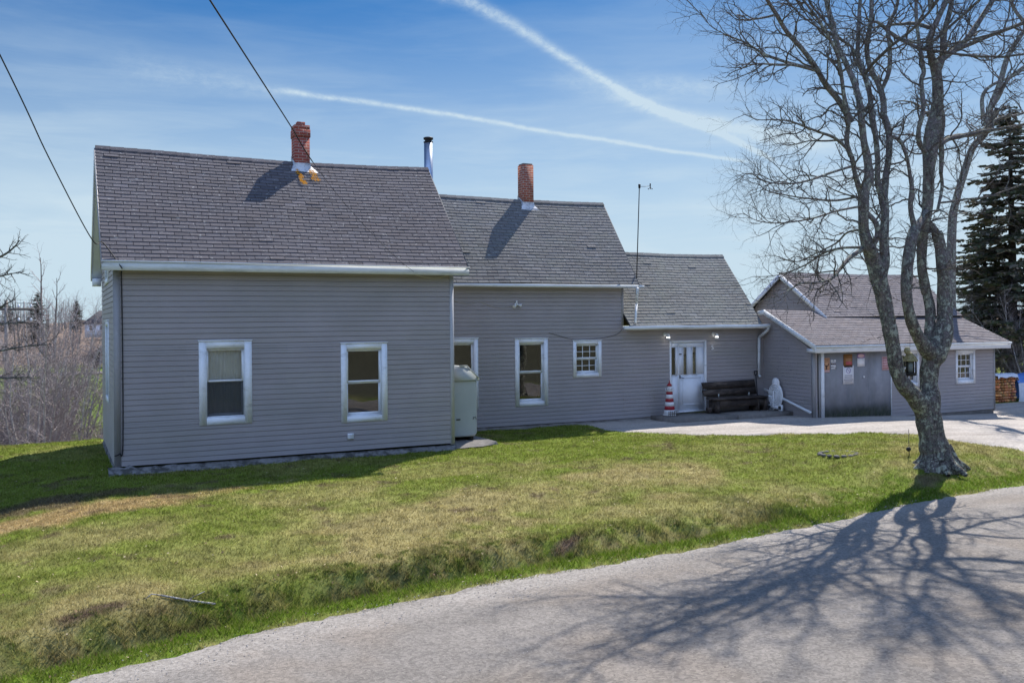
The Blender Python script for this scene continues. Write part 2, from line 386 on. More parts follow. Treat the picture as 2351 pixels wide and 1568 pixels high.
# ------------------------------------------------------------------ terrain
ZR = -.35
edge_px = [(150, 1568), (330, 1523), (600, 1455), (700, 1432), (900, 1392), (1100, 1350), (1250, 1322), (1400, 1298), (1560, 1270),
           (1700, 1243), (1900, 1200), (2050, 1168), (2130, 1150), (2250, 1132), (2351, 1115), (2500, 1092)]
EDGE = np.array([list(onZ(x, y, ZR))[:2] for x, y in edge_px])
d0 = (EDGE[0]-EDGE[1]); d0 /= np.linalg.norm(d0); d1 = (EDGE[-1]-EDGE[-3]); d1 /= np.linalg.norm(d1)
EDGE = np.vstack([EDGE[0]+d0*60, EDGE[0]+d0*6, EDGE, EDGE[-1]+d1*8, EDGE[-1]+d1*60])
def edge_dist(x, y):       # + on the lawn side, and arclength parameter
    x = np.asarray(x, float); y = np.asarray(y, float); best = np.full(x.shape, 1e9); sg = np.ones(x.shape); par = np.zeros(x.shape); acc = 0
    for a, b in zip(EDGE, EDGE[1:]):
        ab = b-a; L = np.hypot(*ab); t = np.clip(((x-a[0])*ab[0]+(y-a[1])*ab[1])/L**2, 0, 1)
        qx = a[0]+t*ab[0]; qy = a[1]+t*ab[1]; d = np.hypot(x-qx, y-qy); s = ab[0]*(y-a[1])-ab[1]*(x-a[0])
        k = d < best-1e-9; best = np.where(k, d, best); sg = np.where(k, np.sign(s), sg); par = np.where(k, acc+t*L, par); acc += L
    return best*sg, par
def hbase(x, y):
    x = np.asarray(x, float); y = np.asarray(y, float)
    z = -.25*sm(19, 27, x)
    z = z-.05*sm(16, 12, y)
    z = z-2.6*sm(25.3, 31, y)*sm(17, 13, x)                      # the hollow behind the house
    z = z+2.5*sm(40, 52, y)+.5*sm(100, 220, y)+1.8*sm(230, 500, y)+1.5*sm(500, 1200, y)
    z = z-.25*sm(1.0, -3, x)*sm(24, 20, y)
    return z
def height(x, y, fine=True):
    x = np.asarray(x, float); y = np.asarray(y, float); e, par = edge_dist(x, y)
    hb = hbase(x, y); right = sm(13.5, 15.5, x)
    lawn = hb-.20*sm(5.5, 1.2, e)*(1-.7*right)
    D = (.28+.20*(vnoise(par*.7, par*0)-.5)*2)*(1-.75*sm(8.5, 11, x))
    dist = 1-sm(13.2, 14.6, x)
    verge = ZR+.03*sm(0, .3, e)-D*dist*sm(.38, .62, e)
    bank0 = .72+.18*(vnoise(par*1.3+9, par*0+3)-.5)*2
    up = sm(bank0, bank0+.85+.5*sm(7, 10, x), e)
    z = verge*(1-up)+lawn*up
    near = e < -9
    z = np.where(e < 0, ZR-.04, z)
    z = z+np.where(e < -9.5, sm(-9.5, -14, e)*.3+sm(-12, -45, e)*9+sm(-45, -160, e)*10, 0)
    tb = at(2155, 1070, 18.7); z = z+.13*np.exp(-((x-tb.x)**2+(y-tb.y)**2)/1.3**2)*sm(.3, 1.2, e)      # the tree stands on a slight rise
    if fine:
        z = z+np.where(e > .1, (fbm(x*1.1, y*1.1, 3)-.5)*.10*sm(.1, .6, e), 0)*sm(0, 1, 30-y)
        bank = sm(.35, .6, e)*sm(1.9, 1.1, e)*dist
        z = z+bank*((fbm(x*5, y*5, 3)-.5)*.17)
        z = z+np.where(e > .0, (fbm(x*7, y*7, 2)-.5)*.022, 0)
        z = z-.11*in_drive(x, y)
    return z
dw_low = [(1290, 975), (1340, 986), (1400, 995), (1500, 1001), (1700, 1003), (1850, 1005), (2000, 1011), (2100, 1019), (2200, 1031), (2300, 1041), (2351, 1049), (2480, 1066)]
DWL = [onZ(x, y, -.05-.17*min(1, max(0, (x-1750)/350))) for x, y in dw_low]
_d = (DWL[-1]-DWL[-4]).normalized(); DWL.append(DWL[-1]+_d*40)
_DX = np.array([p.x for p in DWL]); _DY = np.array([p.y for p in DWL])
def drive_x(y):
    o = np.argsort(_DY); return np.interp(y, _DY[o], _DX[o])
def in_drive(x, y):
    yy = np.asarray(y, float); return sm(.10, .35, x-drive_x(yy)-drive_j(yy))*sm(0, .1, 22.5-yy)
def drive_j(y): return (fbm(y*1.1, y*0+7, 4)-.5)*.6+(fbm(y*6, y*0+1, 2)-.5)*.16
def hz(x, y): return float(height(np.array([x]), np.array([y]))[0])
# turf colours (albedo): greener near the house and on the verge, straw in the middle
GREEN = np.array([.150, .192, .030]); LUSH = np.array([.122, .190, .020]); TAN = np.array([.29, .250, .110]); DIRT = np.array([.12, .085, .06]); STRAW = np.array([.40, .27, .15])
def blob(x, y, px, py, rx, ry, z=-.1):
    c = onZ(px, py, z); ang = -TH*.7
    dx = (x-c.x); dy = (y-c.y); a = dx*math.cos(ang)-dy*math.sin(ang); b = dx*math.sin(ang)+dy*math.cos(ang)
    wv = (fbm(x*2.1, y*2.1, 3)-.5)*1.0
    return sm(1.0, .45, np.sqrt((a/rx)**2+(b/ry)**2)+wv)
def turf(x, y):
    e, par = edge_dist(x, y); n1 = fbm(x*.45+3, y*.7+8, 4); n2 = fbm(x*2.3, y*2.3, 4); n3 = fbm(x*9, y*9, 3)
    tan = .12+.60*sm(.42, .64, n1)+.35*(n2-.5)
    tan = tan+.35*blob(x, y, 900, 1200, 7, 1.6)+.30*blob(x, y, 1350, 1120, 6, 1.3)+.35*blob(x, y, 700, 1290, 5, 1.0)
    tan = tan-.75*blob(x, y, 1300, 1015, 5.5, 1.2)-.5*blob(x, y, 2200, 1080, 5, 1.4)-.55*blob(x, y, 150, 1090, 5, 1.6)-.35*blob(x, y, 1500, 1050, 5, 1.2)
    tan = tan-.35*blob(x, y, 500, 1330, 3, .5)
    tan = tan-.38*sm(4.5, 7.5, e)
    tan = np.clip(tan, 0, 1)[..., None]
    c = GREEN*(1-tan)+TAN*tan
    l = (sm(1.0, .55, e)*.95)[..., None]; 
    dry = (sm(.22, .02, e)*sm(.45, .6, fbm(x*3, y*3, 3)))[..., None]
    c = c*(1-l)+(LUSH*(1-.25*n2[..., None]))*l; c = c*(1-dry*.7)+TAN*dry*.7
    bk = sm(.6, .8, e)*sm(1.9, 1.2, e)
    bc = sm(.45, .62, fbm(x*3.3+4, y*3.3, 3))[..., None]
    bcol = (LUSH*.75)*(1-bc)+TAN*.8*bc
    c = c*(1-.6*bk[..., None])+bcol*.6*bk[..., None]; soil = (bk*sm(.50, .60, fbm(x*3.2+40, y*3.2, 3))*sm(11, 7, x))[..., None]*.5; c = c*(1-soil)+DIRT*.6*soil
    s = (blob(x, y, 210, 1184, 3.2, .75)*.75)[..., None]; c = c*(1-s)+STRAW*s
    dd = (blob(x, y, 60, 1172, 2.8, .65)*.85+blob(x, y, 225, 1368, .5, .16)+blob(x, y, 1300, 1215, .4, .15)+blob(x, y, 45, 1480, .6, .2)+blob(x, y, 470, 1090, 1.6, .22)*.4+.7*blob(x, y, 2130, 1085, .9, .35))
    spot = sm(.70, .78, fbm(x*1.9+31, y*3.1+7, 3))*.7*sm(2, 3, e)
    dd = np.clip(dd+spot, 0, 1)[..., None]; c = c*(1-dd)+DIRT*dd
    n4 = fbm(x*22, y*22, 2); n5 = sm(.56, .70, fbm(x*4.5+50, y*6.5, 3)); c = c*(.36+.74*n3[..., None]+.60*n4[..., None])*(1-.28*n5[..., None]*sm(1.2, 2.0, e)[..., None])
    far = sm(36, 44, y)[..., None]
    fg = np.array([.13, .20, .03])*(1-sm(66, 80, y)[..., None])+np.array([.20, .145, .11])*sm(66, 80, y)[..., None]
    c = c*(1-far)+fg*far
    hol = (sm(26.5, 28.5, y)*sm(44, 40, y)*sm(18, 14, x))[..., None]; c = c*(1-hol)+np.array([.15, .10, .09])*hol
    bh = (sm(-9.5, -12, e))[..., None]; c = c*(1-bh)+np.array([.095, .092, .062])*bh
    return c
def axis(a, b, st, lo, hi):
    mid = np.arange(a, b, st); L = [a]; s = st
    while L[-1] > lo: s *= 1.14; L.append(L[-1]-s)
    R = [mid[-1]]; s = st
    while R[-1] < hi: s *= 1.14; R.append(R[-1]+s)
    return np.array(L[::-1][:-1]+list(mid)+R[1:])
def gridmesh(name, xs, ys, zf, m, kind='structure', cf=None):
    X, Y = np.meshgrid(xs, ys); Z = zf(X, Y); V = np.c_[X.ravel(), Y.ravel(), Z.ravel()]
    nx = len(xs); ny = len(ys); i = np.arange(nx*ny).reshape(ny, nx)
    F = np.c_[i[:-1, :-1].ravel(), i[:-1, 1:].ravel(), i[1:, 1:].ravel(), i[1:, :-1].ravel()]
    o = npmesh(name, V, F, m, None, cf(X, Y).reshape(-1, 3) if cf else None, True)
    tag(o, kind=kind); return o
def groundmat(name, rough=.95, sp=140, amt=.35, bump=.5):
    m = bpy.data.materials.new(name); m.use_nodes = True; nt = m.node_tree; nt.nodes.clear(); n = N(nt)
    tc = n('ShaderNodeTexCoord').outputs['Object']; at_ = n('ShaderNodeAttribute', attribute_name='col').outputs['Color']
    g = n.ramp(n.noise(tc, 45, 3, .8), [(.3, 1-amt), (.7, 1+amt)]); 
    gm = n.m('ADD', n.m('MULTIPLY', n.noise(tc, 60, 3, .8), 2*amt), 1-amt)
    cb = n('ShaderNodeCombineColor', i_0=gm, i_1=gm, i_2=gm).outputs[0]
    c = n.mix(1.0, at_, cb, 'MULTIPLY')
    p = n('ShaderNodeBsdfPrincipled', i_Roughness=rough); p.inputs['Specular IOR Level'].default_value = .1; nt.links.new(c, p.inputs['Base Color'])
    bn = n('ShaderNodeBump', i_Strength=bump, i_Distance=.03); nt.links.new(n.noise(tc, 38, 4, .8), bn.inputs['Height']); nt.links.new(bn.outputs[0], p.inputs['Normal'])
    o = n('ShaderNodeOutputMaterial'); nt.links.new(p.outputs[0], o.inputs[0]); return m
M['turf'] = groundmat('turf')
lawn = gridmesh('ground', axis(-6, 27, .11, -1500, 2500), axis(4.5, 27, .10, -400, 3500), height, M['turf'], cf=turf)
lawn['label'] = 'sloping spring lawn of green and straw coloured grass'
# gravel sheets
def gravel(name, base):
    m = bpy.data.materials.new(name); m.use_nodes = True; nt = m.node_tree; nt.nodes.clear(); n = N(nt)
    tc = n('ShaderNodeTexCoord').outputs['Object']; at_ = n('ShaderNodeAttribute', attribute_name='col').outputs['Color']
    v = n('ShaderNodeTexVoronoi', i_Scale=38.0); nt.links.new(tc, v.inputs['Vector'])
    vm = n.m('ADD', n.m('MULTIPLY', n('ShaderNodeSeparateColor', i_0=v.outputs['Color']).outputs[0], .46), .77)
    g = n.m('ADD', n.m('MULTIPLY', n.noise(tc, 14, 6, .85), .66), .68)
    big = n.m('ADD', n.m('MULTIPLY', n.noise(n.scale(tc, .5, 1.1, 1), .9, 7, .72), .80), .60)
    k = n.m('MULTIPLY', n.m('MULTIPLY', vm, g), big)
    cb = n('ShaderNodeCombineColor', i_0=k, i_1=k, i_2=k).outputs[0]
    c = n.mix(1.0, base, cb, 'MULTIPLY'); c = n.mix(1.0, c, at_, 'MULTIPLY')
    dk = n.ramp(n.noise(tc, 26, 2, .5), [(.715, 0), (.735, 1)]); c = n.mix(n.m('MULTIPLY', dk, .75), c, (.05, .045, .04))
    p = n('ShaderNodeBsdfPrincipled', i_Roughness=.9); p.inputs['Specular IOR Level'].default_value = .2; nt.links.new(c, p.inputs['Base Color'])
    bn = n('ShaderNodeBump', i_Strength=.8, i_Distance=.02); nt.links.new(n.noise(tc, 34, 5, .85), bn.inputs['Height']); nt.links.new(bn.outputs[0], p.inputs['Normal'])
    o = n('ShaderNodeOutputMaterial'); nt.links.new(p.outputs[0], o.inputs[0]); return m
M['gravel'] = gravel('compacted_gravel', (.240, .222, .203)); M['gravel2'] = gravel('driveway_gravel', (.36, .345, .33))
def strip(name, curve, offs, zf, m, step=.12, jit=0.0, colf=None):
    P_ = [curve[0]]
    for a, b in zip(curve, curve[1:]):
        k = max(1, int(np.hypot(*(b-a))/step)) if np.hypot(*(b-a)) < 25 else 8
        for t in range(1, k+1): P_.append(a+(b-a)*t/k)
    P_ = np.array(P_); T = np.gradient(P_, axis=0); T /= np.linalg.norm(T, axis=1)[:, None]; Nn = np.c_[T[:, 1], -T[:, 0]]
    for _ in range(12): Nn[1:-1] = (Nn[:-2]+Nn[1:-1]*2+Nn[2:])/4
    Nn /= np.linalg.norm(Nn, axis=1)[:, None]
    s = np.arange(len(P_))*step
    rows = []
    for i, o_ in enumerate(offs):
        j = ((fbm(s*1.7, s*0+2, 4)-.5)*2*jit+(fbm(s*7, s*0+5, 2)-.5)*jit*.8) if i == 0 else 0
        rows.append(P_+Nn*(o_+j)[:, None] if i == 0 and jit else P_+Nn*o_)
    V = np.array(rows); X = V[..., 0]; Y = V[..., 1]; Z = zf(X, Y, np.array(offs)[:, None]+0*X)
    ny, nx = X.shape; i = np.arange(nx*ny).reshape(ny, nx)
    F = np.c_[i[:-1, :-1].ravel(), i[:-1, 1:].ravel(), i[1:, 1:].ravel(), i[1:, :-1].ravel()]
    C = colf(X, Y, np.array(offs)[:, None]+0*X) if colf else np.ones(X.shape+(3,))
    o = npmesh(name, np.c_[X.ravel(), Y.ravel(), Z.ravel()], F, m, None, C.reshape(-1, 3), True); tag(o, kind='structure'); return o
def roadcol(X, Y, o):
    # wheel-worn lanes warmer and browner, loose pale stones by the edge
    lane = sm(.9, 1.5, o)*sm(3.6, 2.6, o)+sm(5, 6, o)*sm(9, 8, o)*.8
    pale = sm(.75, .15, o)
    br = sm(.5, .66, fbm(X*.8+9, Y*.8, 4))
    c = np.ones(X.shape+(3,))*np.array([1, .99, .985])
    c = c*(1-.35*br[..., None]*(1-pale[..., None]))+np.array([1.0, .87, .74])*.35*br[..., None]*(1-pale[..., None])
    e_, par = edge_dist(X, Y); st = fbm(o*2.2+3, par*.22, 4)[..., None]; sp_ = fbm(o*6, par*1.1+9, 3)[..., None]
    return c*(1+.22*pale[..., None])*(1-.06*lane[..., None])*(.78+.28*st+.18*sp_)
def roadz(X, Y, o): return ZR+.012+.015*sm(0, 1.2, o)-.02*np.exp(-((o-2.2)/.35)**2)+(fbm(X*1.2, Y*1.2, 3)-.5)*.03
roffs = [-.02, .06, .15, .3, .5, .75, 1.05, 1.4, 1.8, 2.2, 2.6, 3.1, 3.7, 4.4, 5.2, 6.2, 7.3, 8.6, 9.3]
strip('road', EDGE, roffs, roadz, M['gravel'], .06, .13, roadcol)
def driveway():
    ys = np.arange(22.38, 8.5, -.10); xo = np.concatenate([[0, .08, .16, .26, .38], np.arange(.5, 14, .13), np.arange(14, 60, 1.0)])
    X = (drive_x(ys)+drive_j(ys))[:, None]+xo[None, :]; Y = ys[:, None]+0*X
    e, _p = edge_dist(X, Y)
    Z = height(X, Y, False)+.02+(fbm(X*1.5, Y*1.5, 3)-.5)*.03-.05*(1-np.minimum(xo[None, :]/.3, 1))
    Z = np.where(e < .1, ZR-.05, Z)
    ny, nx = X.shape; i = np.arange(nx*ny).reshape(ny, nx); F = np.c_[i[:-1, :-1].ravel(), i[:-1, 1:].ravel(), i[1:, 1:].ravel(), i[1:, :-1].ravel()]
    F = F[(e.ravel()[F] > -.6).any(axis=1)]
    br = sm(.45, .65, fbm(X*.7, Y*1.5, 4)); sk = fbm(X*.45+Y*.1, Y*3.2, 4)[..., None]; C = (np.array([1.08, 1.03, .98])*(1-.3*br[..., None])+np.array([.90, .82, .74])*.3*br[..., None])*(.70+.6*sk)
    o = npmesh('driveway', np.c_[X.ravel(), Y.ravel(), Z.ravel()], F, M['gravel2'], None, C.reshape(-1, 3), True); tag(o, kind='structure')
driveway()
# far lane in the valley
mb = MB(); mb.grid([[(x, 60+.02*x, hz(x, 60)+.06) for x in range(-60, 80, 5)], [(x, 63+.02*x, hz(x, 63)+.06) for x in range(-60, 80, 5)]])
tag(mb.build('far_road', M['concrete']), kind='structure')

# ------------------------------------------------------------------ grass blades on the lawn (one uncountable mass)
def blades():
    Ptot = 800000
    # sample by ground position with density falling off away from the camera
    x = rng.uniform(-7, 27, Ptot*3); y = rng.uniform(4.5, 26, Ptot*3)
    dep = ST*x+CT*y; cx = CT*x-ST*y; u = cx/dep*FPX; ok = (np.abs(u) < 1260) & (dep > 6)
    e, par = edge_dist(x, y); ok &= (e > -.03)
    # keep out of the building, the driveway and the pads
    ok &= ~((x > .95) & (x < 8.0) & (y > 19.5)); ok &= ~((x >= 8.0) & (y > 22.35)); ok &= ~((x > 19.2) & (y > 20.2))
    ok &= ~((x > drive_x(y)+drive_j(y)+rng.normal(.05, .09, x.shape)) & (y < 22.4))
    ok &= rng.random(x.shape) < np.clip((10.5/dep)**1.3, 0, 1)
    ok &= rng.random(x.shape) < .35+.65*sm(.0, .2, e)
    x, y, e, dep = x[ok][:Ptot], y[ok][:Ptot], e[ok][:Ptot], dep[ok][:Ptot]; n = len(x)
    z = height(x, y); c = turf(x, y)
    verge = sm(.9, .4, e); bank = sm(.35, .6, e)*sm(1.8, 1.1, e)*sm(12.5, 10, x)
    clump = fbm(x*4, y*4, 2)
    h = (.020+.028*rng.random(n))*(1+.7*verge)*(1+1.5*bank*sm(.45, .6, clump))*(.7+.6*clump)
    a = rng.uniform(0, 2*np.pi, n); wd = (.0026+.0036*rng.random(n))*(dep/9)**.6
    lean = rng.uniform(.3, 1.5, n)*h; la = rng.uniform(0, 2*np.pi, n)
    P0 = np.c_[x-np.cos(a)*wd, y-np.sin(a)*wd, z-.01]; P1 = np.c_[x+np.cos(a)*wd, y+np.sin(a)*wd, z-.01]
    P2 = np.c_[x+np.cos(la)*lean, y+np.sin(la)*lean, z+h]
    t = rng.random(n)[:, None]; cc = c*(.55+.95*rng.random((n, 1))); st = (rng.random(n) < .22)[:, None]; cc = np.where(st, cc*.5+TAN*.62, cc)
    cc = cc*1.15
    # rough tussocks and dead stalks along the ditch
    m_ = 1500; ts = rng.uniform(0, 1, m_*6); seg = EDGE[1:10]; L = np.r_[0, np.cumsum(np.hypot(*np.diff(seg, axis=0).T))]; q = ts*L[-1]; bx_ = np.interp(q, L, seg[:, 0]); by_ = np.interp(q, L, seg[:, 1])
    tn = np.stack([np.interp(q+.05, L, seg[:, 0])-bx_, np.interp(q+.05, L, seg[:, 1])-by_], 1); tn /= np.maximum(np.linalg.norm(tn, axis=1), 1e-6)[:, None]; off = rng.uniform(.48, 1.75, len(q)); tx = bx_-tn[:, 1]*off; ty = by_+tn[:, 0]*off
    keep = fbm(tx*2.2, ty*2.2, 3) > .47; tx, ty, off = tx[keep][:m_], ty[keep][:m_], off[keep][:m_]; nb = 46; m_ = len(tx)
    dead = (rng.random(m_) < .38); hh = rng.uniform(.03, .08, m_)*np.where(off < 1.2, 1, .6)
    X = np.repeat(tx, nb)+rng.normal(0, .030, m_*nb); Y = np.repeat(ty, nb)+rng.normal(0, .030, m_*nb); Z_ = height(X, Y); H_ = np.repeat(hh, nb)*rng.uniform(.5, 1.1, m_*nb)
    a2 = rng.uniform(0, 2*np.pi, m_*nb); w2 = rng.uniform(.002, .004, m_*nb); l2 = H_*rng.uniform(.2, 1.1, m_*nb); b2 = rng.uniform(0, 2*np.pi, m_*nb)
    Q0 = np.c_[X-np.cos(a2)*w2, Y-np.sin(a2)*w2, Z_-.01]; Q1 = np.c_[X+np.cos(a2)*w2, Y+np.sin(a2)*w2, Z_-.01]; Q2 = np.c_[X+np.cos(b2)*l2, Y+np.sin(b2)*l2, Z_+H_]
    c2 = np.where(np.repeat(dead, nb)[:, None], TAN*.9, np.array([.105, .160, .028]))*rng.uniform(.55, 1.5, (m_*nb, 1))
    P0 = np.vstack([P0, Q0]); P1 = np.vstack([P1, Q1]); P2 = np.vstack([P2, Q2]); cc = np.vstack([cc, c2]); n = len(P0)
    V = np.stack([P0, P1, P2], 1).reshape(-1, 3); F = np.arange(3*n).reshape(n, 3)
    C = np.repeat(cc, 3, axis=0)
    o = npmesh('grass', V, F, M['blade'], None, C)
    tag(o, 'short spring grass growing over the lawn and verge', 'grass', kind='stuff')
def blademat():
    m = bpy.data.materials.new('grass_blade'); m.use_nodes = True; nt = m.node_tree; nt.nodes.clear(); n = N(nt)
    at_ = n('ShaderNodeAttribute', attribute_name='col').outputs['Color']
    a = n('ShaderNodeBsdfDiffuse', i_0=at_); b = n('ShaderNodeBsdfTranslucent', i_0=at_)
    x = n('ShaderNodeMixShader', i_0=.45); nt.links.new(a.outputs[0], x.inputs[1]); nt.links.new(b.outputs[0], x.inputs[2])
    o = n('ShaderNodeOutputMaterial'); nt.links.new(x.outputs[0], o.inputs[0]); return m
M['blade'] = blademat()
blades()
# loose stones along the gravel edges
def stones():
    V = []; F = []; k = 0; n = 9000
    ico = np.array([(1, 0, 0), (-1, 0, 0), (0, 1, 0), (0, -1, 0), (0, 0, 1), (0, 0, -1)], float); fc = [(0, 2, 4), (2, 1, 4), (1, 3, 4), (3, 0, 4), (2, 0, 5), (1, 2, 5), (3, 1, 5), (0, 3, 5)]
    x = rng.uniform(-3, 26, n*6); y = rng.uniform(5, 21, n*6); e, p = edge_dist(x, y)
    ok = (e < .12) & (e > -7) & (rng.random(x.shape) < np.where(e > -.7, .9, .06)); x = x[ok][:n]; y = y[ok][:n]; e = e[ok][:n]
    C = []
    for a, b, ee in zip(x, y, e):
        r = random.uniform(.003, .009); s = ico*np.array([r*random.uniform(.8, 1.4), r*random.uniform(.8, 1.4), r*.7])+rng.normal(0, r*.12, (6, 3))
        V.append(s+np.array([a, b, ZR+.019+(.03 if ee > 0 else 0)])); F += [(i+k, j+k, l+k) for i, j, l in fc]; k += 6
        g = random.choice([.32, .36, .40, .44, .48, .25]); C += [(g, g*.97, g*.95)]*6
    o = npmesh('gravel_stones', np.vstack(V), F, M['stonecol'], None, C); tag(o, 'loose grey stones scattered over the gravel road edge', 'gravel', kind='stuff')
M['stonecol'] = mat('loose_stone', (1, 1, 1), .9, .1, 20, col=True)
stones()

# dead leaves and bits of thatch lying on the turf
def litter():
    n = 5200; x = rng.uniform(-6, 22, n*4); y = rng.uniform(5, 22, n*4); e, p = edge_dist(x, y); ok = (e > .02) & ~((x > .8) & (y > 19.3)) & ~(x > drive_x(y)) & (rng.random(x.shape) < .25+.75*sm(2.4, .3, e)); x, y = x[ok][:n], y[ok][:n]; n = len(x)
    z = height(x, y)+.022; a = rng.uniform(0, 2*np.pi, n); L = rng.uniform(.008, .024, n); w_ = L*rng.uniform(.3, .7, n); t = rng.uniform(-.010, .014, n)
    ca, sa = np.cos(a), np.sin(a); q = [np.c_[x+ca*L, y+sa*L, z+t], np.c_[x-sa*w_, y+ca*w_, z+.004], np.c_[x-ca*L, y-sa*L, z-t*.5], np.c_[x+sa*w_, y-ca*w_, z-.002]]
    V = np.stack(q, 1).reshape(-1, 3); F = np.arange(4*n).reshape(n, 4); g = rng.uniform(.5, 1.5, (n, 1)); k = rng.random((n, 1)); C = np.where(k < .5, np.array([.16, .10, .06]), np.where(k < .85, np.array([.42, .34, .22]), np.array([.05, .035, .025])))*g
    o = npmesh('leaf_litter', V, F, M['stonecol'], None, np.repeat(C, 4, axis=0)); tag(o, 'dead leaves and straw bits scattered over the lawn', 'leaves', kind='stuff')
litter()
# ------------------------------------------------------------------ wall with lap siding
EXP = .106
def siding_wall(name, fr, z0, z1, xr, openings, parent, label=None, seed=0, bot=None):
    """fr(u, out, z) maps to world; xr(z) gives (u0,u1)."""
    R = random.Random(seed); mb = MB(); z = z0; k = 0
    joints = [R.uniform(0, 3.6) for _ in range(3)]
    ph = R.uniform(0, 6)
    wav = lambda u, z_: .0035*math.sin(u*.8+ph+z_*3)+.002*math.sin(u*2.3+ph*2+z_*7)
    while z < z1-1e-4:
        zt = min(z+EXP, z1)
        cuts = sorted({z, zt} | {c for o in openings for c in (o[2], o[3]) if z < c < zt})
        if k % 2 == 0: jo = R.uniform(0, 3.66)
        for a, b in zip(cuts, cuts[1:]):
            u0a, u1a = xr(a); u0b, u1b = xr(b)
            if u1b <= u0b and u1a <= u0a: continue
            mid = (a+b)/2; segs = []; hol = sorted([(o[0], o[1]) for o in openings if o[2] < mid < o[3]])
            L = (u0a, u0b)
            for h in hol: segs.append((L, (h[0], h[0]))); L = (h[1], h[1])
            segs.append((L, (u1a, u1b)))
            for (la, lb), (ra, rb) in segs:
                if ra-la < 1e-3 and rb-lb < 1e-3: continue
                lo_u = min(la, lb); hi_u = max(ra, rb); br = [lo_u]; u = lo_u
                js = [q for q in np.arange(math.floor(lo_u)-4+jo, hi_u, 3.66) if lo_u+.05 < q < hi_u-.05]
                br = sorted(set([lo_u, hi_u]+js+list(np.arange(math.ceil(lo_u/.6)*.6, hi_u, .6))))
                for p, q in zip(br, br[1:]):
                    pa_, qa = max(p, la), min(q, ra); pb_, qb = max(p, lb), min(q, rb)
                    if qa-pa_ < 1e-4 and qb-pb_ < 1e-4: continue
                    qa = max(qa, pa_); qb = max(qb, pb_)
                    nj = sum(1 for w_ in js if w_ <= p+1e-6); rr = random.Random(seed*1000+(k//2)*17+nj); g = 1+rr.uniform(-.03, .03); mb.cur = (g*(1+rr.uniform(-.008, .008)), g, g*(1+rr.uniform(-.01, .01)))
                    wp = wav(p, z); wq = wav(q, z); off = .0015*(nj % 2)
                    z9 = z+EXP*.88; t_ = lambda zz, w_: zz+w_
                    if a < z9:
                        bb = min(b, z9)
                        mb.face([fr(pa_, .021+off, a+wp), fr(qa, .021+off, a+wq), fr(qb, .015+off, bb+wq), fr(pb_, .015+off, bb+wp)])
                    if b > z9:
                        aa = max(a, z9)
                        mb.face([fr(pa_, .015, aa+wp), fr(qa, .015, aa+wq), fr(qa, .002, aa+wq), fr(pa_, .002, aa+wp)])
                        mb.face([fr(pa_, .002, aa+wp), fr(qa, .002, aa+wq), fr(qb, .001, b+.004+wq), fr(pb_, .001, b+.004+wp)])
                    if a == z: mb.face([fr(pa_, .0, a+wp), fr(qa, .0, a+wq), fr(qa, .021+off, a+wq), fr(pa_, .021+off, a+wp)])
        z = zt; k += 1
    o = mb.build(name, M['siding'], parent, col=True)
    if label: o['label'] = label
    return o
def front(Y): return lambda u, o, z: (u, Y-o, z)
def left(X): return lambda u, o, z: (X-o, u, z)
def right(X): return lambda u, o, z: (X+o, u, z)
def back(Y): return lambda u, o, z: (u, Y+o, z)
const = lambda a, b: (lambda z: (a, b))

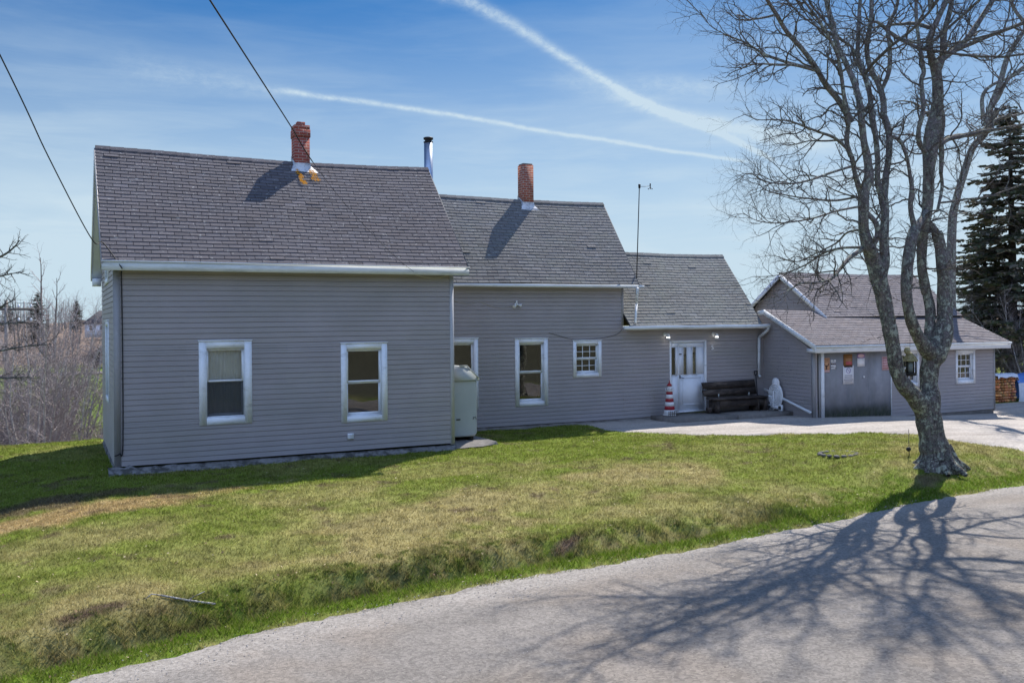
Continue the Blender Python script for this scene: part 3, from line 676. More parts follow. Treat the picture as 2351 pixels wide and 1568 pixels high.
def window(fr, u0, u1, z0, z1, parent, inner=.11, rail=.5, muntin=None, curtain=None, screen=False, side=None, depth=.09, drop=0.0, bot=None):
    """casing rectangle u0..u1,z0..z1; opening inside it"""
    t = inner; bt = t if bot is None else bot
    f = MB()
    f.box((u0, .0, z0), (u0+t, .034, z1), fr); f.box((u1-t, .0, z0), (u1, .034, z1), fr)
    f.box((u0+t, .0, z1-t), (u1-t, .032, z1), fr); f.box((u0+t, .0, z0), (u1-t, .036, z0+bt), fr)
    f.box((u0-.012, .0, z1+.001), (u1+.012, .05, z1+.022), fr)
    w_ = f.build('window', M['trim'], parent)
    a0, a1, b0, b1 = u0+t, u1-t, z0+bt, z1-t
    j = MB()      # jambs lining the reveal
    j.box((a0, -.10, b0), (a0+.012, -.002, b1), fr); j.box((a1-.012, -.10, b0), (a1, -.002, b1), fr)
    j.box((a0+.012, -.10, b1-.012), (a1-.012, -.002, b1), fr); j.box((a0+.012, -.10, b0), (a1-.012, .0, b0+.02), fr)
    j.build('jamb', M['trim'], w_)
    a0 += .012; a1 -= .012; b0 += .02; b1 -= .012; zm = b0+(b1-b0)*rail
    for nm, p0, p1, o_ in (('upper_sash', zm, b1, -.035), ('lower_sash', b0, zm, -.065)):
        s = MB(); st = .034
        s.box((a0, o_-.03, p0), (a0+st, o_, p1), fr); s.box((a1-st, o_-.03, p0), (a1, o_, p1), fr)
        s.box((a0+st, o_-.03, p1-st*(1 if nm[0] == 'u' else .9)), (a1-st, o_-.001, p1), fr); s.box((a0+st, o_-.03, p0), (a1-st, o_-.001, p0+st*(1.1 if nm[0] == 'u' else 1.5)), fr)
        if muntin:
            nc, nr = muntin; 
            for c in range(1, nc): uu = a0+(a1-a0)*c/nc; s.box((uu-.008, o_-.024, p0), (uu+.008, o_-.008, p1), fr)
            for r in range(1, nr): zz = p0+(p1-p0)*r/nr; s.box((a0, o_-.022, zz-.008), (a1, o_-.010, zz+.008), fr)
        s.build('sash', M['trim'], w_)
    g = MB(); g.face([fr(a0, -.052, zm), fr(a1, -.052, zm), fr(a1, -.052, b1), fr(a0, -.052, b1)]); g.face([fr(a0, -.082, b0), fr(a1, -.082, b0), fr(a1, -.082, zm), fr(a0, -.082, zm)])
    g.build('pane', M['glass'], w_)
    if screen: sc_ = MB(); sc_.face([fr(a0, -.060, b0), fr(a1, -.060, b0), fr(a1, -.060, zm), fr(a0, -.060, zm)]); sc_.build('insect_screen', M['screen'], w_)
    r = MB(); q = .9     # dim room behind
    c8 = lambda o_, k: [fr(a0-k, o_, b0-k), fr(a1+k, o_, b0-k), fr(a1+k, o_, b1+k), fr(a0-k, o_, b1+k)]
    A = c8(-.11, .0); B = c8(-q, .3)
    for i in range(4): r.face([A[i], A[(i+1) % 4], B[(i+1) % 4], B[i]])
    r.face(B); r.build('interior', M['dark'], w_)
    if curtain:
        (ca, cb, cz0, cz1, m_) = curtain; c = MB(); nseg = 60; rows = []
        for zz in (cz0, cz1):
            rows.append([fr(ca+(cb-ca)*i/nseg, -.16-.018*math.sin(i*1.3+math.sin(i*.37)*2), zz) for i in range(nseg+1)])
        c.grid(rows); c.build('curtain', m_, w_, smooth=True)
    return w_

def roof_slope(name, eL, eR, rR, rL, m, parent, exp=.118, tab=.30, sag=.0, seed=1, thick=.05, curl=.004, clip=None):
    """shingled slope given by its four corners (eave left/right, ridge right/left)"""
    R = random.Random(seed); eL, eR, rR, rL = map(Vector, (eL, eR, rR, rL))
    nrm = (eR-eL).cross(rL-eL).normalized()
    if nrm.z < 0: nrm = -nrm
    dip = lambda u, t: -sag*math.sin(math.pi*u)*t-.006*math.sin(u*9+t*2)-.003*math.sin(u*23+1)
    def P_(u, t, o=0.0):
        p = (eL*(1-u)+eR*u)*(1-t)+(rL*(1-u)+rR*u)*t
        return p+nrm*o+Vector((0, 0, dip(u, t)))
    Ls = ((rL-eL).length+(rR-eR).length)/2; nrow = int(round(Ls/exp)); mb = MB()
    for j in range(nrow):
        t0 = j/nrow; t1 = (j+1)/nrow; Lw = ((eR-eL)*(1-t0)+(rR-rL)*t0).length; n = max(1, int(round(Lw/tab))); off = (j % 2)*.5+R.uniform(-.06, .06)
        for i in range(-1, n+1):
            a = (i+off)/n; b = (i+1+off)/n-.011/Lw
            a = max(a, 0); b = min(b, 1)
            if b-a < .002: continue
            lip = R.uniform(.015, .019)+(R.uniform(.006, .018) if R.random() < .008 else 0); lip2 = lip+R.uniform(-.002, .002)
            g = R.uniform(.88, 1.12) if R.random() < .93 else R.uniform(.65, 1.35); w_ = R.uniform(-.03, .03)
            mb.cur = (g*(1+w_), g, g*(1-w_)); d = R.uniform(-.0025, .0025)/Ls*8
            dt = R.uniform(-.004, .004)/Ls
            A = P_(a, t0+dt, lip); B = P_(b, t0+dt, lip2); C = P_(b, t1+.010/Ls, .004); D = P_(a, t1+.010/Ls, .004); A0 = P_(a, t0+dt, 0); B0 = P_(b, t0+dt, 0)
            mb.face([A, B, C, D]); mb.face([A0, B0, B, A]); mb.face([A0, A, D]); mb.face([B0, C, B])
    o = mb.build(name, m, parent, col=True)
    dk = MB(); nx = 16
    top = [P_(i/nx, 1, -.001) for i in range(nx+1)]; bo = [P_(i/nx, 0, -.001) for i in range(nx+1)]
    td = [p-nrm*thick for p in top]; bd = [p-nrm*thick for p in bo]
    dk.grid([bo, top]); dk.grid([bd, td]); dk.grid([bo, bd]); dk.grid([top, td]); dk.face([bo[0], top[0], td[0], bd[0]]); dk.face([bo[-1], top[-1], td[-1], bd[-1]])
    dk.build('roof_deck', M['deck'], o)
    return o, P_
def beam(mb, a, b, w_, h, up=Vector((0, 0, 1)), side=None):
    a = Vector(a); b = Vector(b); t = (b-a).normalized(); s = (side or t.cross(up)).normalized(); n = s.cross(t).normalized()
    pts = []
    for p in (a, b):
        pts += [p-s*w_/2-n*h/2, p+s*w_/2-n*h/2, p+s*w_/2+n*h/2, p-s*w_/2+n*h/2]
    i = [mb.vert(q) for q in pts]
    for f in ((0, 1, 2, 3), (4, 7, 6, 5), (0, 4, 5, 1), (1, 5, 6, 2), (2, 6, 7, 3), (3, 7, 4, 0)): mb.f.append([i[k] for k in f])
def ridgecap(Pf, m, parent, n=26, seed=3, back=None):
    R = random.Random(seed); mb = MB()
    for i in range(n):
        a = Pf(i/n, 1, .004); b = Pf(min(1, (i+1.12)/n), 1, .006+.008); g = R.uniform(.8, 1.2); mb.cur = (g, g, g)
        dn = Vector((0, -.085, -.075)); db = Vector((0, .085, -.075)); up = Vector((0, 0, .022))
        mb.face([a+dn+up, b+dn+up, b+up*1.3, a+up*1.3]); mb.face([a+up*1.3, b+up*1.3, b+db+up, a+db+up]); mb.face([a+dn, a+dn+up, a+up*1.3, a]); mb.face([a+dn, b+dn, b+dn+up, a+dn+up])
        mb.face([b+dn, b+dn+up, b+up*1.3, b])
    return mb.build('ridge_cap', m, parent, col=True)

# ------------------------------------------------------------------ farmhouse
house = thing('farmhouse', (7.98, 20.0, 0), 'long grey sided farmhouse stepping down in three roof heights', 'house')
Y1, XL, XR, Y1B = 19.5, 1.0, 7.98, 24.75
YM, XM, XE = 22.39, 14.35, 19.42
def rect(pts, Y):
    q = [onY(x, y, Y) for x, y in pts]; return q
def bx(x0, y0, x1, y1, Y):      # pixel box -> wall coordinates, averaged
    a = onY(x0, (y0+y1)/2, Y).x; b = onY(x1, (y0+y1)/2, Y).x; zt = onY((x0+x1)/2, y0, Y).z; zb = onY((x0+x1)/2, y1, Y).z
    return a, b, zb, zt
Z0 = .145; ZW = 3.93
W1 = bx(456.5, 783, 578, 973.5, Y1); W2 = bx(782.5, 788, 888.5, 967, Y1)
op = [(w_[0]+.1, w_[1]-.1, w_[2]+.1, w_[3]-.1) for w_ in (W1, W2)]
front_wall = siding_wall('wall', front(Y1), Z0, ZW, const(XL, XR), op, house, 'tall grey lap sided front wall of the main block', 1)
def gab(y0, y1, ze, zr):
    ym = (y0+y1)/2
    def f(z):
        if z <= ze: return (y0, y1)
        k = (z-ze)/(zr-ze); return (y0+(ym-y0)*min(k, 1), y1-(y1-ym)*min(k, 1))
    return f
ZE, ZRG = 3.98, 6.62
sw = (21.55, 22.75)
siding_wall('wall', left(XL), Z0, 6.55, gab(Y1, Y1B, ZE, ZRG), [(sw[0], sw[1], 1.3, 2.85), (sw[0], sw[1], 3.85, 4.95)], house, 'narrow end wall in grey siding facing the gully', 2)
siding_wall('wall', right(XR), Z0, 6.55, gab(Y1, Y1B, ZE, ZRG), [], house, None, 3)
siding_wall('wall', back(Y1B), Z0, ZW, const(XL, XR), [], house, None, 4)
window(left(XL), sw[0]-.1, sw[1]+.1, 1.2, 2.95, house); window(left(XL), sw[0]-.1, sw[1]+.1, 3.75, 5.05, house)
a, b, z0, z1 = W1; window(front(Y1), a, b, z0, z1, house, .145, .51, curtain=(a+.12, b-.12, z0+.1, z1-.1, M['curtain']), screen=True)
a, b, z0, z1 = W2; window(front(Y1), a, b, z0, z1, house, .125, .50)
# corner boards
mb = MB(); mb.box((XL-.02, -.02+0, Z0), (XL+.09, .028, ZW), lambda u, o, z: (u, Y1-o, z)); mb.box((Y1-.019, -.02, Z0+.001), (Y1+.09, .028, ZW-.001), lambda u, o, z: (XL-o, u, z))
mb.build('corner_board', M['cornertrim'], house)
mb = MB(); mb.box((XR-.06, -.02, Z0-.02), (XR+.03, .030, ZW), lambda u, o, z: (u, Y1-o, z)); mb.box((XR-.02, Y1-.02, Z0), (XR+.028, Y1+.09, ZW), None)
mb.build('corner_board', mat('pale_corner', (.42, .43, .45), .55, .06, 3), house)
# foundation of field stone
def foundation(x0, x1, Y, ztop, seed, hh=.0, dd=.10):
    R = random.Random(seed); mb = MB(); n = int((x1-x0)/.12); rows = [[], [], []]
    for i in range(n+1):
        x = x0+(x1-x0)*i/n; g = hz(x, Y-.2); pr = .05+R.uniform(-.02, .03)
        rows[0].append((x, Y+.04, ztop-.03)); rows[1].append((x, Y-pr+.05, ztop-.05+R.uniform(-.02, .015))); rows[2].append((x, Y-pr-dd*R.uniform(.2, 1), min(g, ztop-.08)-.05))
    mb.grid(rows); return mb
foundation(XL-.05, XR+.05, Y1, Z0-.01, 5).build('foundation', M['stone'], house)
mb = foundation(0, 5.3, 0, Z0-.01, 6); 
mb.v = [(XL+(p[1]), Y1+p[0], p[2]) for p in mb.v]; mb.build('foundation', M['stone'], house)
# rough mortar skirt at the near corner
mb = MB(); R = random.Random(11); rows = [[], [], []]
for i in range(40):
    x = XL-.15+i*.095; k = 1-i/39; g = hz(x, Y1-.3)
    rows[0].append((x, Y1-.03, g+.02+.10*k+R.uniform(-.03, .03))); rows[1].append((x, Y1-.10-.12*k+R.uniform(-.03, .03), g+.01+.07*k+R.uniform(-.02, .02))); rows[2].append((x, Y1-.16-.28*k*k+R.uniform(-.04, .04), g-.03))
mb.grid(rows); mb.build('foundation', M['stone'], house)
# main roof
EY, RY = 19.2, 22.1
xl, xr = .77, 8.25
ro, Pm = roof_slope('roof', (xl, EY, 4.08), (xr, EY, 4.07), (8.42, RY, 6.70), (xl, RY, 6.72), M['shingle_a'], house, .124, .30, .07, 21)
ro['label'] = 'steep charcoal shingle roof of the main block'
ro2, Pb = roof_slope('roof', (xr, 25.02, 4.05), (xl, 25.02, 4.05), (xl, RY, 6.70), (8.42, RY, 6.68), M['shingle_a'], house, .124, .30, .07, 22)
ridgecap(Pm, M['shingle_a'], ro, 28)
mb = MB(); beam(mb, (xl-.01, EY-.012, 3.985), (xr+.02, EY-.012, 3.975), .024, .165, side=Vector((0, -1, 0))); mb.build('fascia', M['gutter'], house)
mb = MB(); beam(mb, (xl-.01, EY-.035, 4.075), (xr+.02, EY-.035, 4.065), .03, .022, side=Vector((0, -1, 0))); mb.build('drip_edge', M['plastic'], house)
mb = MB(); mb.box((xl, EY, 3.925), (xr, Y1+.0, 3.94)); mb.build('soffit', M['trim'], house)
mb = MB(); mb.box((xl, Y1B, 3.925), (xr, 25.0, 3.94)); mb.build('soffit', M['trim'], house)
rk = MB(); beam(rk, (xl-.012, EY, 3.995), (xl-.012, RY, 6.62), .024, .15, side=Vector((1, 0, 0))); rk.build('rake_board', M['cornertrim'], house)
rk = MB(); beam(rk, (xl-.012, 25.02, 3.98), (xl-.012, RY+.01, 6.62), .024, .15, side=Vector((1, 0, 0))); rk.build('rake_board', M['trim'], house)
rk = MB(); rk.face([(xl, 25.0, 3.93), (XL, 25.0, 3.93), (XL, RY, 6.56), (xl, RY, 6.56)]); rk.face([(xl, EY, 3.93), (XL, EY, 3.93), (XL, RY, 6.56), (xl, RY, 6.56)]); rk.build('soffit', M['trim'], house)
mb = MB(); mb.box((xl+.01, Y1B-.1, 3.80), (XL-.03, 25.01, 3.98)); mb.build('eave_return', M['trim'], house)
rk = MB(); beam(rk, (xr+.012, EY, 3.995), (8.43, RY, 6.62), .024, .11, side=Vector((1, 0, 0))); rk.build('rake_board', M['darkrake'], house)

# middle block
MW2 = bx(1182, 777.5, 1257, 932, YM); MW3 = bx(1315, 782, 1380, 865.5, YM); 
r_ = onY(1097, 860, YM).x; MW1 = (r_-(MW2[1]-MW2[0])-.02, r_, onY(1097, 941, YM).z, onY(1097, 777, YM).z)
DX0 = onY(1537, 860, YM).x; DX1 = onY(1621, 860, YM).x; DZT = onY(1580, 782, YM).z; DZB = .15
ZMW = 3.80; ZEW = 2.62
opm = [(w_[0]+.08, w_[1]-.08, w_[2]+.08, w_[3]-.08) for w_ in (MW1, MW2, MW3)]
siding_wall('wall', front(YM), .09, ZMW, const(XR, XM), opm, house, 'middle wall in grey siding with three white framed windows', 5)
siding_wall('wall', front(YM), .09, ZEW, const(XM, XE), [(DX0+.02, DX1-.02, 0, DZT-.02)], house, 'low entrance wall in grey siding either side of the door', 6)
siding_wall('wall', right(XM), 2.6, 6.25, gab(YM, 26.6, 3.85, 6.3), [], house, None, 7)
siding_wall('wall', back(26.6), .1, ZMW, const(XR, XM), [], house, None, 8)
a, b, z0, z1 = MW1; window(front(YM), a, b, z0, z1, house, .12, .48)
a, b, z0, z1 = MW2; window(front(YM), a, b, z0, z1, house, .12, .50)
a, b, z0, z1 = MW3; window(front(YM), a, b, z0, z1, house, .10, .50, (3, 2))
mb = MB(); mb.box((XM-.05, -.01, ZEW+.1), (XM+.02, .028, ZMW), front(YM)); mb.build('corner_board', M['cornertrim'], house)
foundation(XR, 15.3, YM, .12, 8, dd=.05).build('foundation', M['concrete'], house)
RYM = 24.5
mo, Pq = roof_slope('roof', (XR+.0, 22.1, 3.86), (14.70, 22.1, 3.86), (15.02, RYM, 6.40), (XR+.0, RYM, 6.42), M['shingle_b'], house, .124, .30, .03, 31)
mo['label'] = 'weathered grey shingle roof of the middle block'
mo2, _ = roof_slope('roof', (14.70, 26.9, 3.86), (XR, 26.9, 3.86), (XR, RYM, 6.40), (15.02, RYM, 6.38), M['shingle_b'], house, .124, .30, .03, 32)
ridgecap(Pq, M['shingle_b'], mo, 26, 5)
mb = MB(); beam(mb, (XR+.03, 22.09, 3.80), (14.72, 22.09, 3.80), .022, .085, side=Vector((0, -1, 0))); mb.build('fascia', M['gutter'], house)
mb = MB(); mb.box((XR+.03, 22.1, 3.77), (14.7, YM, 3.782)); mb.build('soffit', M['trim'], house)
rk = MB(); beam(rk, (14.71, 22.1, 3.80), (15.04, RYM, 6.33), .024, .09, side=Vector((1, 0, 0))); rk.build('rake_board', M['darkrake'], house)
# low entrance block
YR3 = 24.3
lo_, Pl = roof_slope('roof', (XM+.02, 22.02, 2.70), (19.05, 22.02, 2.70), (19.40, YR3, 4.90), (XM+.02, YR3, 4.92), M['shingle_c'], house, .124, .30, .02, 41)
lo_['label'] = 'pale lichened shingle roof of the low entrance block'
lo2, _ = roof_slope('roof', (19.05, 26.6, 2.70), (XM, 26.6, 2.70), (XM, YR3, 4.90), (19.40, YR3, 4.88), M['shingle_c'], house, .124, .30, .02, 42)
ridgecap(Pl, M['shingle_c'], lo_, 18, 6)
siding_wall('wall', right(19.05), .1, 4.8, gab(YM, 26.5, 2.7, 4.9), [], house, None, 9)
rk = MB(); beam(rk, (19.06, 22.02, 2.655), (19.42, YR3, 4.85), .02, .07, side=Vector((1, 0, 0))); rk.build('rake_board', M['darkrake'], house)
# gutter (half pipe) and downspouts
mb = MB(); g0, g1 = 14.12, 19.27
prof = [(-.0, .0), (-.0, -.085), (-.03, -.10), (-.085, -.10), (-.105, -.07), (-.11, .0), (-.10, .0), (-.095, -.06), (-.02, -.085), (-.012, .0)]
mb.grid([[(g0+(g1-g0)*i/12, 22.02+p[0], 2.695+p[1]-.006*math.sin(i*1.4)) for i in range(13)] for p in prof+prof[:1]])
mb.box((g0-.004, 21.91, 2.60), (g0, 22.02, 2.695)); mb.box((g1, 21.91, 2.60), (g1+.004, 22.02, 2.695)); mb.build('gutter', M['gutter'], house)
mb = MB(); mb.box((XM+.1, 22.02, 2.58), (19.3, YM, 2.59)); mb.build('soffit', M['trim'], house)
def pipe(pts, w_=.075, h=.055, m='gutter', par=house, name='downspout'):
    mb = MB()
    for a, b in zip(pts, pts[1:]): beam(mb, a, b, w_, h, up=Vector((0, 1, .01)))
    return mb.build(name, M[m], par)
p1 = onY(1752, 760, 21.97); xd = 19.25
pipe([(xd-.01, 21.965, 2.60), (xd, 22.0, 2.52), (xd-.08, 22.30, 2.30), (xd-.08, 22.32, 1.15), (xd-.07, 22.27, 1.10)])
q0 = onX(1754, 893, 19.28); q1 = onX(1862, 949, 19.28); dp = pipe([(19.27, min(q0.y, 22.2), q0.z), (19.27, q1.y, q1.z+.02)], .06, .06)
dp['label'] = 'sloping white drain pipe low along the garage side wall'
pipe([onY(1464, 661, 22.0), onX(1461, 700, 14.73)+Vector((0, .0, .03)), onY(1461, 745, 22.0)+Vector((0, .05, .04))], .06, .045)
mb = MB(); beam(mb, (14.70, 22.07, 3.80), (14.86, 22.07, 3.795), .05, .07); mb.build('gutter', M['gutter'], house)

# ---- chimneys and stovepipe
def chimney(parent, cx, cy, w_, d_, zb, zt, m, corbel=True, cap=True):
    mb = MB(); ct = zt-.09 if cap else zt
    mb.box((cx-w_/2, cy-d_/2, zb), (cx+w_/2, cy+d_/2, ct-(.28 if corbel else 0)))
    if corbel:
        mb.box((cx-w_/2-.016, cy-d_/2-.016, ct-.28), (cx+w_/2+.016, cy+d_/2+.016, ct-.10)); mb.box((cx-w_/2-.005, cy-d_/2-.005, ct-.10), (cx+w_/2+.005, cy+d_/2+.005, ct))
    c = mb.build('chimney', M[m], parent)
    return c
c1 = onY(690, 389, RY-.12); CX1 = c1.x+.03
ch = chimney(ro, CX1, RY-.02, .35, .35, 6.15, 7.60, 'brick'); ch['label'] = 'red brick chimney with corbelled top and orange stain below'
mb = MB(); mb.box((CX1-.09, RY-.11, 7.512), (CX1+.09, RY+.07, 7.60)); mb.build('flue_cap', M['brick'], ch)
def flash(cx, cy, w_, zf, parent, s=1):
    mb = MB(); R = random.Random(3); k = w_/2+.012
    rows = []
    for (o_, dz) in ((0, .13), (0.004, .03), (.10, -.02)):
        f = [(cx-k-o_, cy-k-o_*.9), (cx+k+o_*1.6, cy-k-o_*.9), (cx+k+o_*1.6, cy+k), (cx-k-o_, cy+k), (cx-k-o_, cy-k-o_*.9)]
        rows.append([(x, y, zf(y)+dz+.02+R.uniform(-.012, .012)) for x, y in f])
    mb.grid(rows); mb.build('flashing', M['flash'], parent)
flash(CX1, RY-.02, .35, lambda y: 6.66-.905*max(0, (RY-y)), ch)
c2 = onY(1208, 470, RYM-.1); CX2 = c2.x+.03
ch2 = chimney(mo, CX2, RYM-.02, .34, .34, 5.9, 7.40, 'brick2', corbel=False, cap=False); ch2['label'] = 'short orange brick chimney with pale metal flashing'
mb = MB(); mb.box((CX2-.15, RYM-.17, 7.40), (CX2+.15, RYM+.13, 7.445)); mb.build('chimney_crown', M['concrete'], ch2)
flash(CX2, RYM-.02, .34, lambda y: 6.38-1.05*max(0, (RYM-y)), ch2)
ps = onY(984, 391, 22.95); zt = onY(984, 316, 22.95).z
sp = MB(); sp.lathe((ps.x, 22.95, 0), [(.115, 5.0), (.115, zt-.12)], 24); st = sp.build('stovepipe', M['steel'], mo, smooth=False); st['label'] = 'shiny steel stovepipe behind the tall roof'
sp = MB(); sp.lathe((ps.x, 22.95, 0), [(.125, zt-.14), (.125, zt-.115), (.09, zt-.11), (.09, zt-.06), (.125, zt-.058), (.13, zt-.015), (.10, zt)], 24); sp.build('pipe_cap', M['black'], st)
# orange stain on the shingles: rust wash, thin irregular sheet lying on the tabs
def stain(px, py, w0, l, amt, seed):
    c = onY(px, py, 20); R = random.Random(seed); mb = MB()
    for i in range(26):
        u = R.uniform(-1, 1)*w0; t = R.random()*l; y = RY-.30-t; x = CX1+px+u*(.5+.5*t/l)+t*.20; z = 6.70-.908*(RY-y)+.012; s = R.uniform(.02, .055)
        n_ = Vector((0, -.672, .740)); ux = Vector((1, 0, 0)); uy = Vector((0, .74, .672)); c0 = Vector((x, y, z))+n_*.006; k = R.randint(5, 7)
        mb.face([c0+ux*math.cos(a*2*math.pi/k)*s*R.uniform(.7, 1.1)+uy*math.sin(a*2*math.pi/k)*s*1.5*R.uniform(.7, 1.1) for a in range(k)])
    mb.build('rust_stain', M['rust'], ro)
def rustmat():
    m = bpy.data.materials.new('orange_rust_wash'); m.use_nodes = True; nt = m.node_tree; nt.nodes.clear(); n = N(nt)
    tc = n('ShaderNodeTexCoord').outputs['Object']; f = n.ramp(n.noise(tc, 30, 4, .8), [(.40, 0), (.60, .9)])
    a = n('ShaderNodeBsdfTransparent'); b = n('ShaderNodeBsdfDiffuse', i_0=(.62, .26, .01, 1)); x = n('ShaderNodeMixShader'); nt.links.new(f, x.inputs[0])
    nt.links.new(a.outputs[0], x.inputs[1]); nt.links.new(b.outputs[0], x.inputs[2]); o = n('ShaderNodeOutputMaterial'); nt.links.new(x.outputs[0], o.inputs[0]); return m
M['rust'] = rustmat(); stain(-.16, 0, .05, .42, 1, 1); stain(.17, 0, .10, .30, 1, 2)

# ---- entrance door with sidelight
fr = front(YM); dw = DX1-DX0
mb = MB(); t = .045
mb.box((DX0, -.08, DZB), (DX0+t, .03, DZT), fr); mb.box((DX1-t, -.08, DZB), (DX1, .03, DZT), fr); mb.box((DX0+t, -.08, DZT-t), (DX1-t, .03, DZT), fr)
mb.box((DX0+t, -.08, DZB), (DX1-t, .02, DZB+.05), fr)
dr = mb.build('door', M['trim'], house); dr['label'] = 'white front door with two narrow panes and a sidelight'
xs_ = DX0+t; slw = dw*.21; ms = xs_+slw
def panel(u0, u1, z0, z1, o_, holes):
    mb = MB(); zs = [z0, z1]; hs = sorted(holes)
    zb = min([h[2] for h in hs]); zt_ = max([h[3] for h in hs])
    mb.box((u0, o_-.04, z0), (u1, o_, zb), fr); mb.box((u0, o_-.04, zt_), (u1, o_, z1), fr); c = u0
    for h in hs: mb.box((c, o_-.04, zb), (h[0], o_, zt_), fr); c = h[1]
    mb.box((c, o_-.04, zb), (u1, o_, zt_), fr)
    for h in hs:
        mb.box((h[0]-.022, o_, zb-.022), (h[0], o_+.012, zt_+.022), fr); mb.box((h[1], o_, zb-.022), (h[1]+.022, o_+.012, zt_+.022), fr)
        mb.box((h[0], o_, zb-.022), (h[1], o_+.012, zb), fr); mb.box((h[0], o_, zt_), (h[1], o_+.012, zt_+.022), fr)
    return mb
gz0 = onY(1580, 860, YM).z; gz1 = onY(1580, 797, YM).z
s_ = panel(xs_, ms, DZB+.05, DZT-t, -.015, [(onY(1542, 830, YM).x, onY(1552, 830, YM).x, gz0, gz1)]); s_.build('sidelight', M['door'], dr)
pa = (onY(1570, 830, YM).x, onY(1578.5, 830, YM).x); pb = (onY(1591, 830, YM).x, onY(1600, 830, YM).x)
s_ = panel(ms+.02, DX1-t-.005, DZB+.055, DZT-t-.005, -.03, [(pa[0], pa[1], gz0, gz1), (pb[0], pb[1], gz0, gz1)])
ux, uy = ms+.14, DX1-t-.11
for (a0, a1, b0, b1) in ((ux, uy, DZB+.22, DZB+.235), (ux, uy, gz0-.10, gz0-.088), (ux, ux+.012, DZB+.235, gz0-.1), (uy-.012, uy, DZB+.235, gz0-.1)): s_.box((a0, -.03, b0), (a1, -.018, b1), fr)
dl_ = s_.build('door_leaf', M['door'], dr)
mb = MB(); mb.box((ms, -.06, DZB+.05), (ms+.02, .0, DZT-t), fr); mb.build('mullion', M['trim'], dr)
g = MB()
for a0, a1, o_ in ((onY(1542, 830, YM).x, onY(1552, 830, YM).x, -.035), (pa[0], pa[1], -.05), (pb[0], pb[1], -.05)): g.face([fr(a0, o_, gz0), fr(a1, o_, gz0), fr(a1, o_, gz1), fr(a0, o_, gz1)])
g.build('pane', M['glass'], dr)
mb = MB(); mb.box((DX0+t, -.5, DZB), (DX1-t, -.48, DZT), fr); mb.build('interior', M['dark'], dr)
mb = MB(); M['amber'] = mat('patterned_glass_blind', (.42, .38, .26), .8, .5, 14)
for q in (pa, pb): mb = MB(); mb.box((q[0]-.01, -.10, gz0), (q[1]+.01, -.09, gz0+(gz1-gz0)*.72), fr); mb.build('blind', M['amber'], dr)
for q, k_ in ((pa, .74), (pb, .8)): mb = MB(); mb.box((q[0]-.01, -.10, gz0+(gz1-gz0)*k_), (q[1]+.01, -.09, gz1), fr); mb.build('curtain', M['signwhite'], dr)
mb = MB(); hx = ms+.07; hzz = onY(1563, 865, YM).z
mb.box((hx-.02, -.03, hzz-.05), (hx+.01, -.015, hzz+.05), fr); mb.tube([fr(hx, -.015, hzz-.02), fr(hx, .03, hzz-.02), fr(hx+.10, .035, hzz-.045)], .010, 8); mb.build('handle', M['black'], dr)
mb = MB(); z_ = onY(1560, 813, YM).z; mb.box((hx-.03, -.03, z_-.012), (hx+.05, .0, z_+.012), fr); mb.build('door_chain', M['black'], dr)

# ---- small fixtures on the walls (parts of the house)
v = onY(804, 1001, Y1); mb = MB(); mb.box((v.x-.065, .0, v.z-.06), (v.x+.065, .035, v.z+.06), front(Y1-.015))
for k in range(4): mb.box((v.x-.055, .035, v.z-.045+k*.026), (v.x+.055, .05, v.z-.035+k*.026), front(Y1-.015))
mb.build('wall_vent', M['plastic'], house)
def spot(px, py, label):
    c = onY(px, py, YM); r = thing('wall_lamp', (c.x, YM-.02, c.z), label, 'lamp', 'lit lamps beside the entrance door')
    mb = MB(); mb.lathe((c.x, YM-.016, c.z), [(.06, 0), (.06, .02), (.04, .035)], 16, (0, -1, 0)); mb.build('wall_plate', M['plastic'], r)
    mb = MB(); mb.tube([(c.x, YM-.04, c.z), (c.x+.01, YM-.12, c.z+.03), (c.x+.02, YM-.17, c.z+.0)], .016, 8); mb.build('arm', M['plastic'], r)
    mb = MB(); a = (c.x+.02, YM-.17, c.z); mb.lathe(a, [(.03, .02), (.05, -.02), (.06, -.07), (.055, -.07), (.045, -.02), (.025, .01)], 18, (0, 0, 1)); mb.build('lamp_shade', M['plastic'], r)
    mb = MB(); mb.lathe(a, [(.018, -.02), (.04, -.05), (.045, -.085), (.035, -.115), (.012, -.125)], 16); mb.build('bulb', M['bulb'], r, smooth=True)
    mb = MB(); mb.lathe(a, [(.062, -.09), (.062, -.14), (.058, -.14), (.058, -.09)], 18, capped=False); mb.build('glass_collar', M['plastic'], r)
spot(1525, 768, 'small white lit lamp above the left corner of the front door')
spot(1636, 767, 'small white lit lamp above the house number right of the door')
# twin flood light
c = onY(1184, 699, YM); fl = thing('flood_light', (c.x, YM-.02, c.z), 'white twin head flood light high on the middle wall', 'lamp')
mb = MB(); mb.lathe((c.x, YM-.015, c.z), [(.05, 0), (.05, .03)], 14, (0, -1, 0)); mb.build('wall_plate', M['plastic'], fl)
for s in (-1, 1):
    mb = MB(); a = Vector((c.x, YM-.05, c.z)); d = Vector((s*.8, -.5, -.25 if s > 0 else -.5)).normalized(); mb.tube([a, a+d*.06], .012, 8); mb.lathe(a+d*.05, [(.02, 0), (.026, .05), (.05, .085), (.045, .085)], 14, d); mb.build('lamp_head', M['plastic'], fl)
mb = MB(); mb.lathe((c.x, YM-.05, c.z), [(.012, 0), (.02, .05), (.02, .10)], 10, (0, -.1, 1)); mb.build('sensor', M['plastic'], fl)
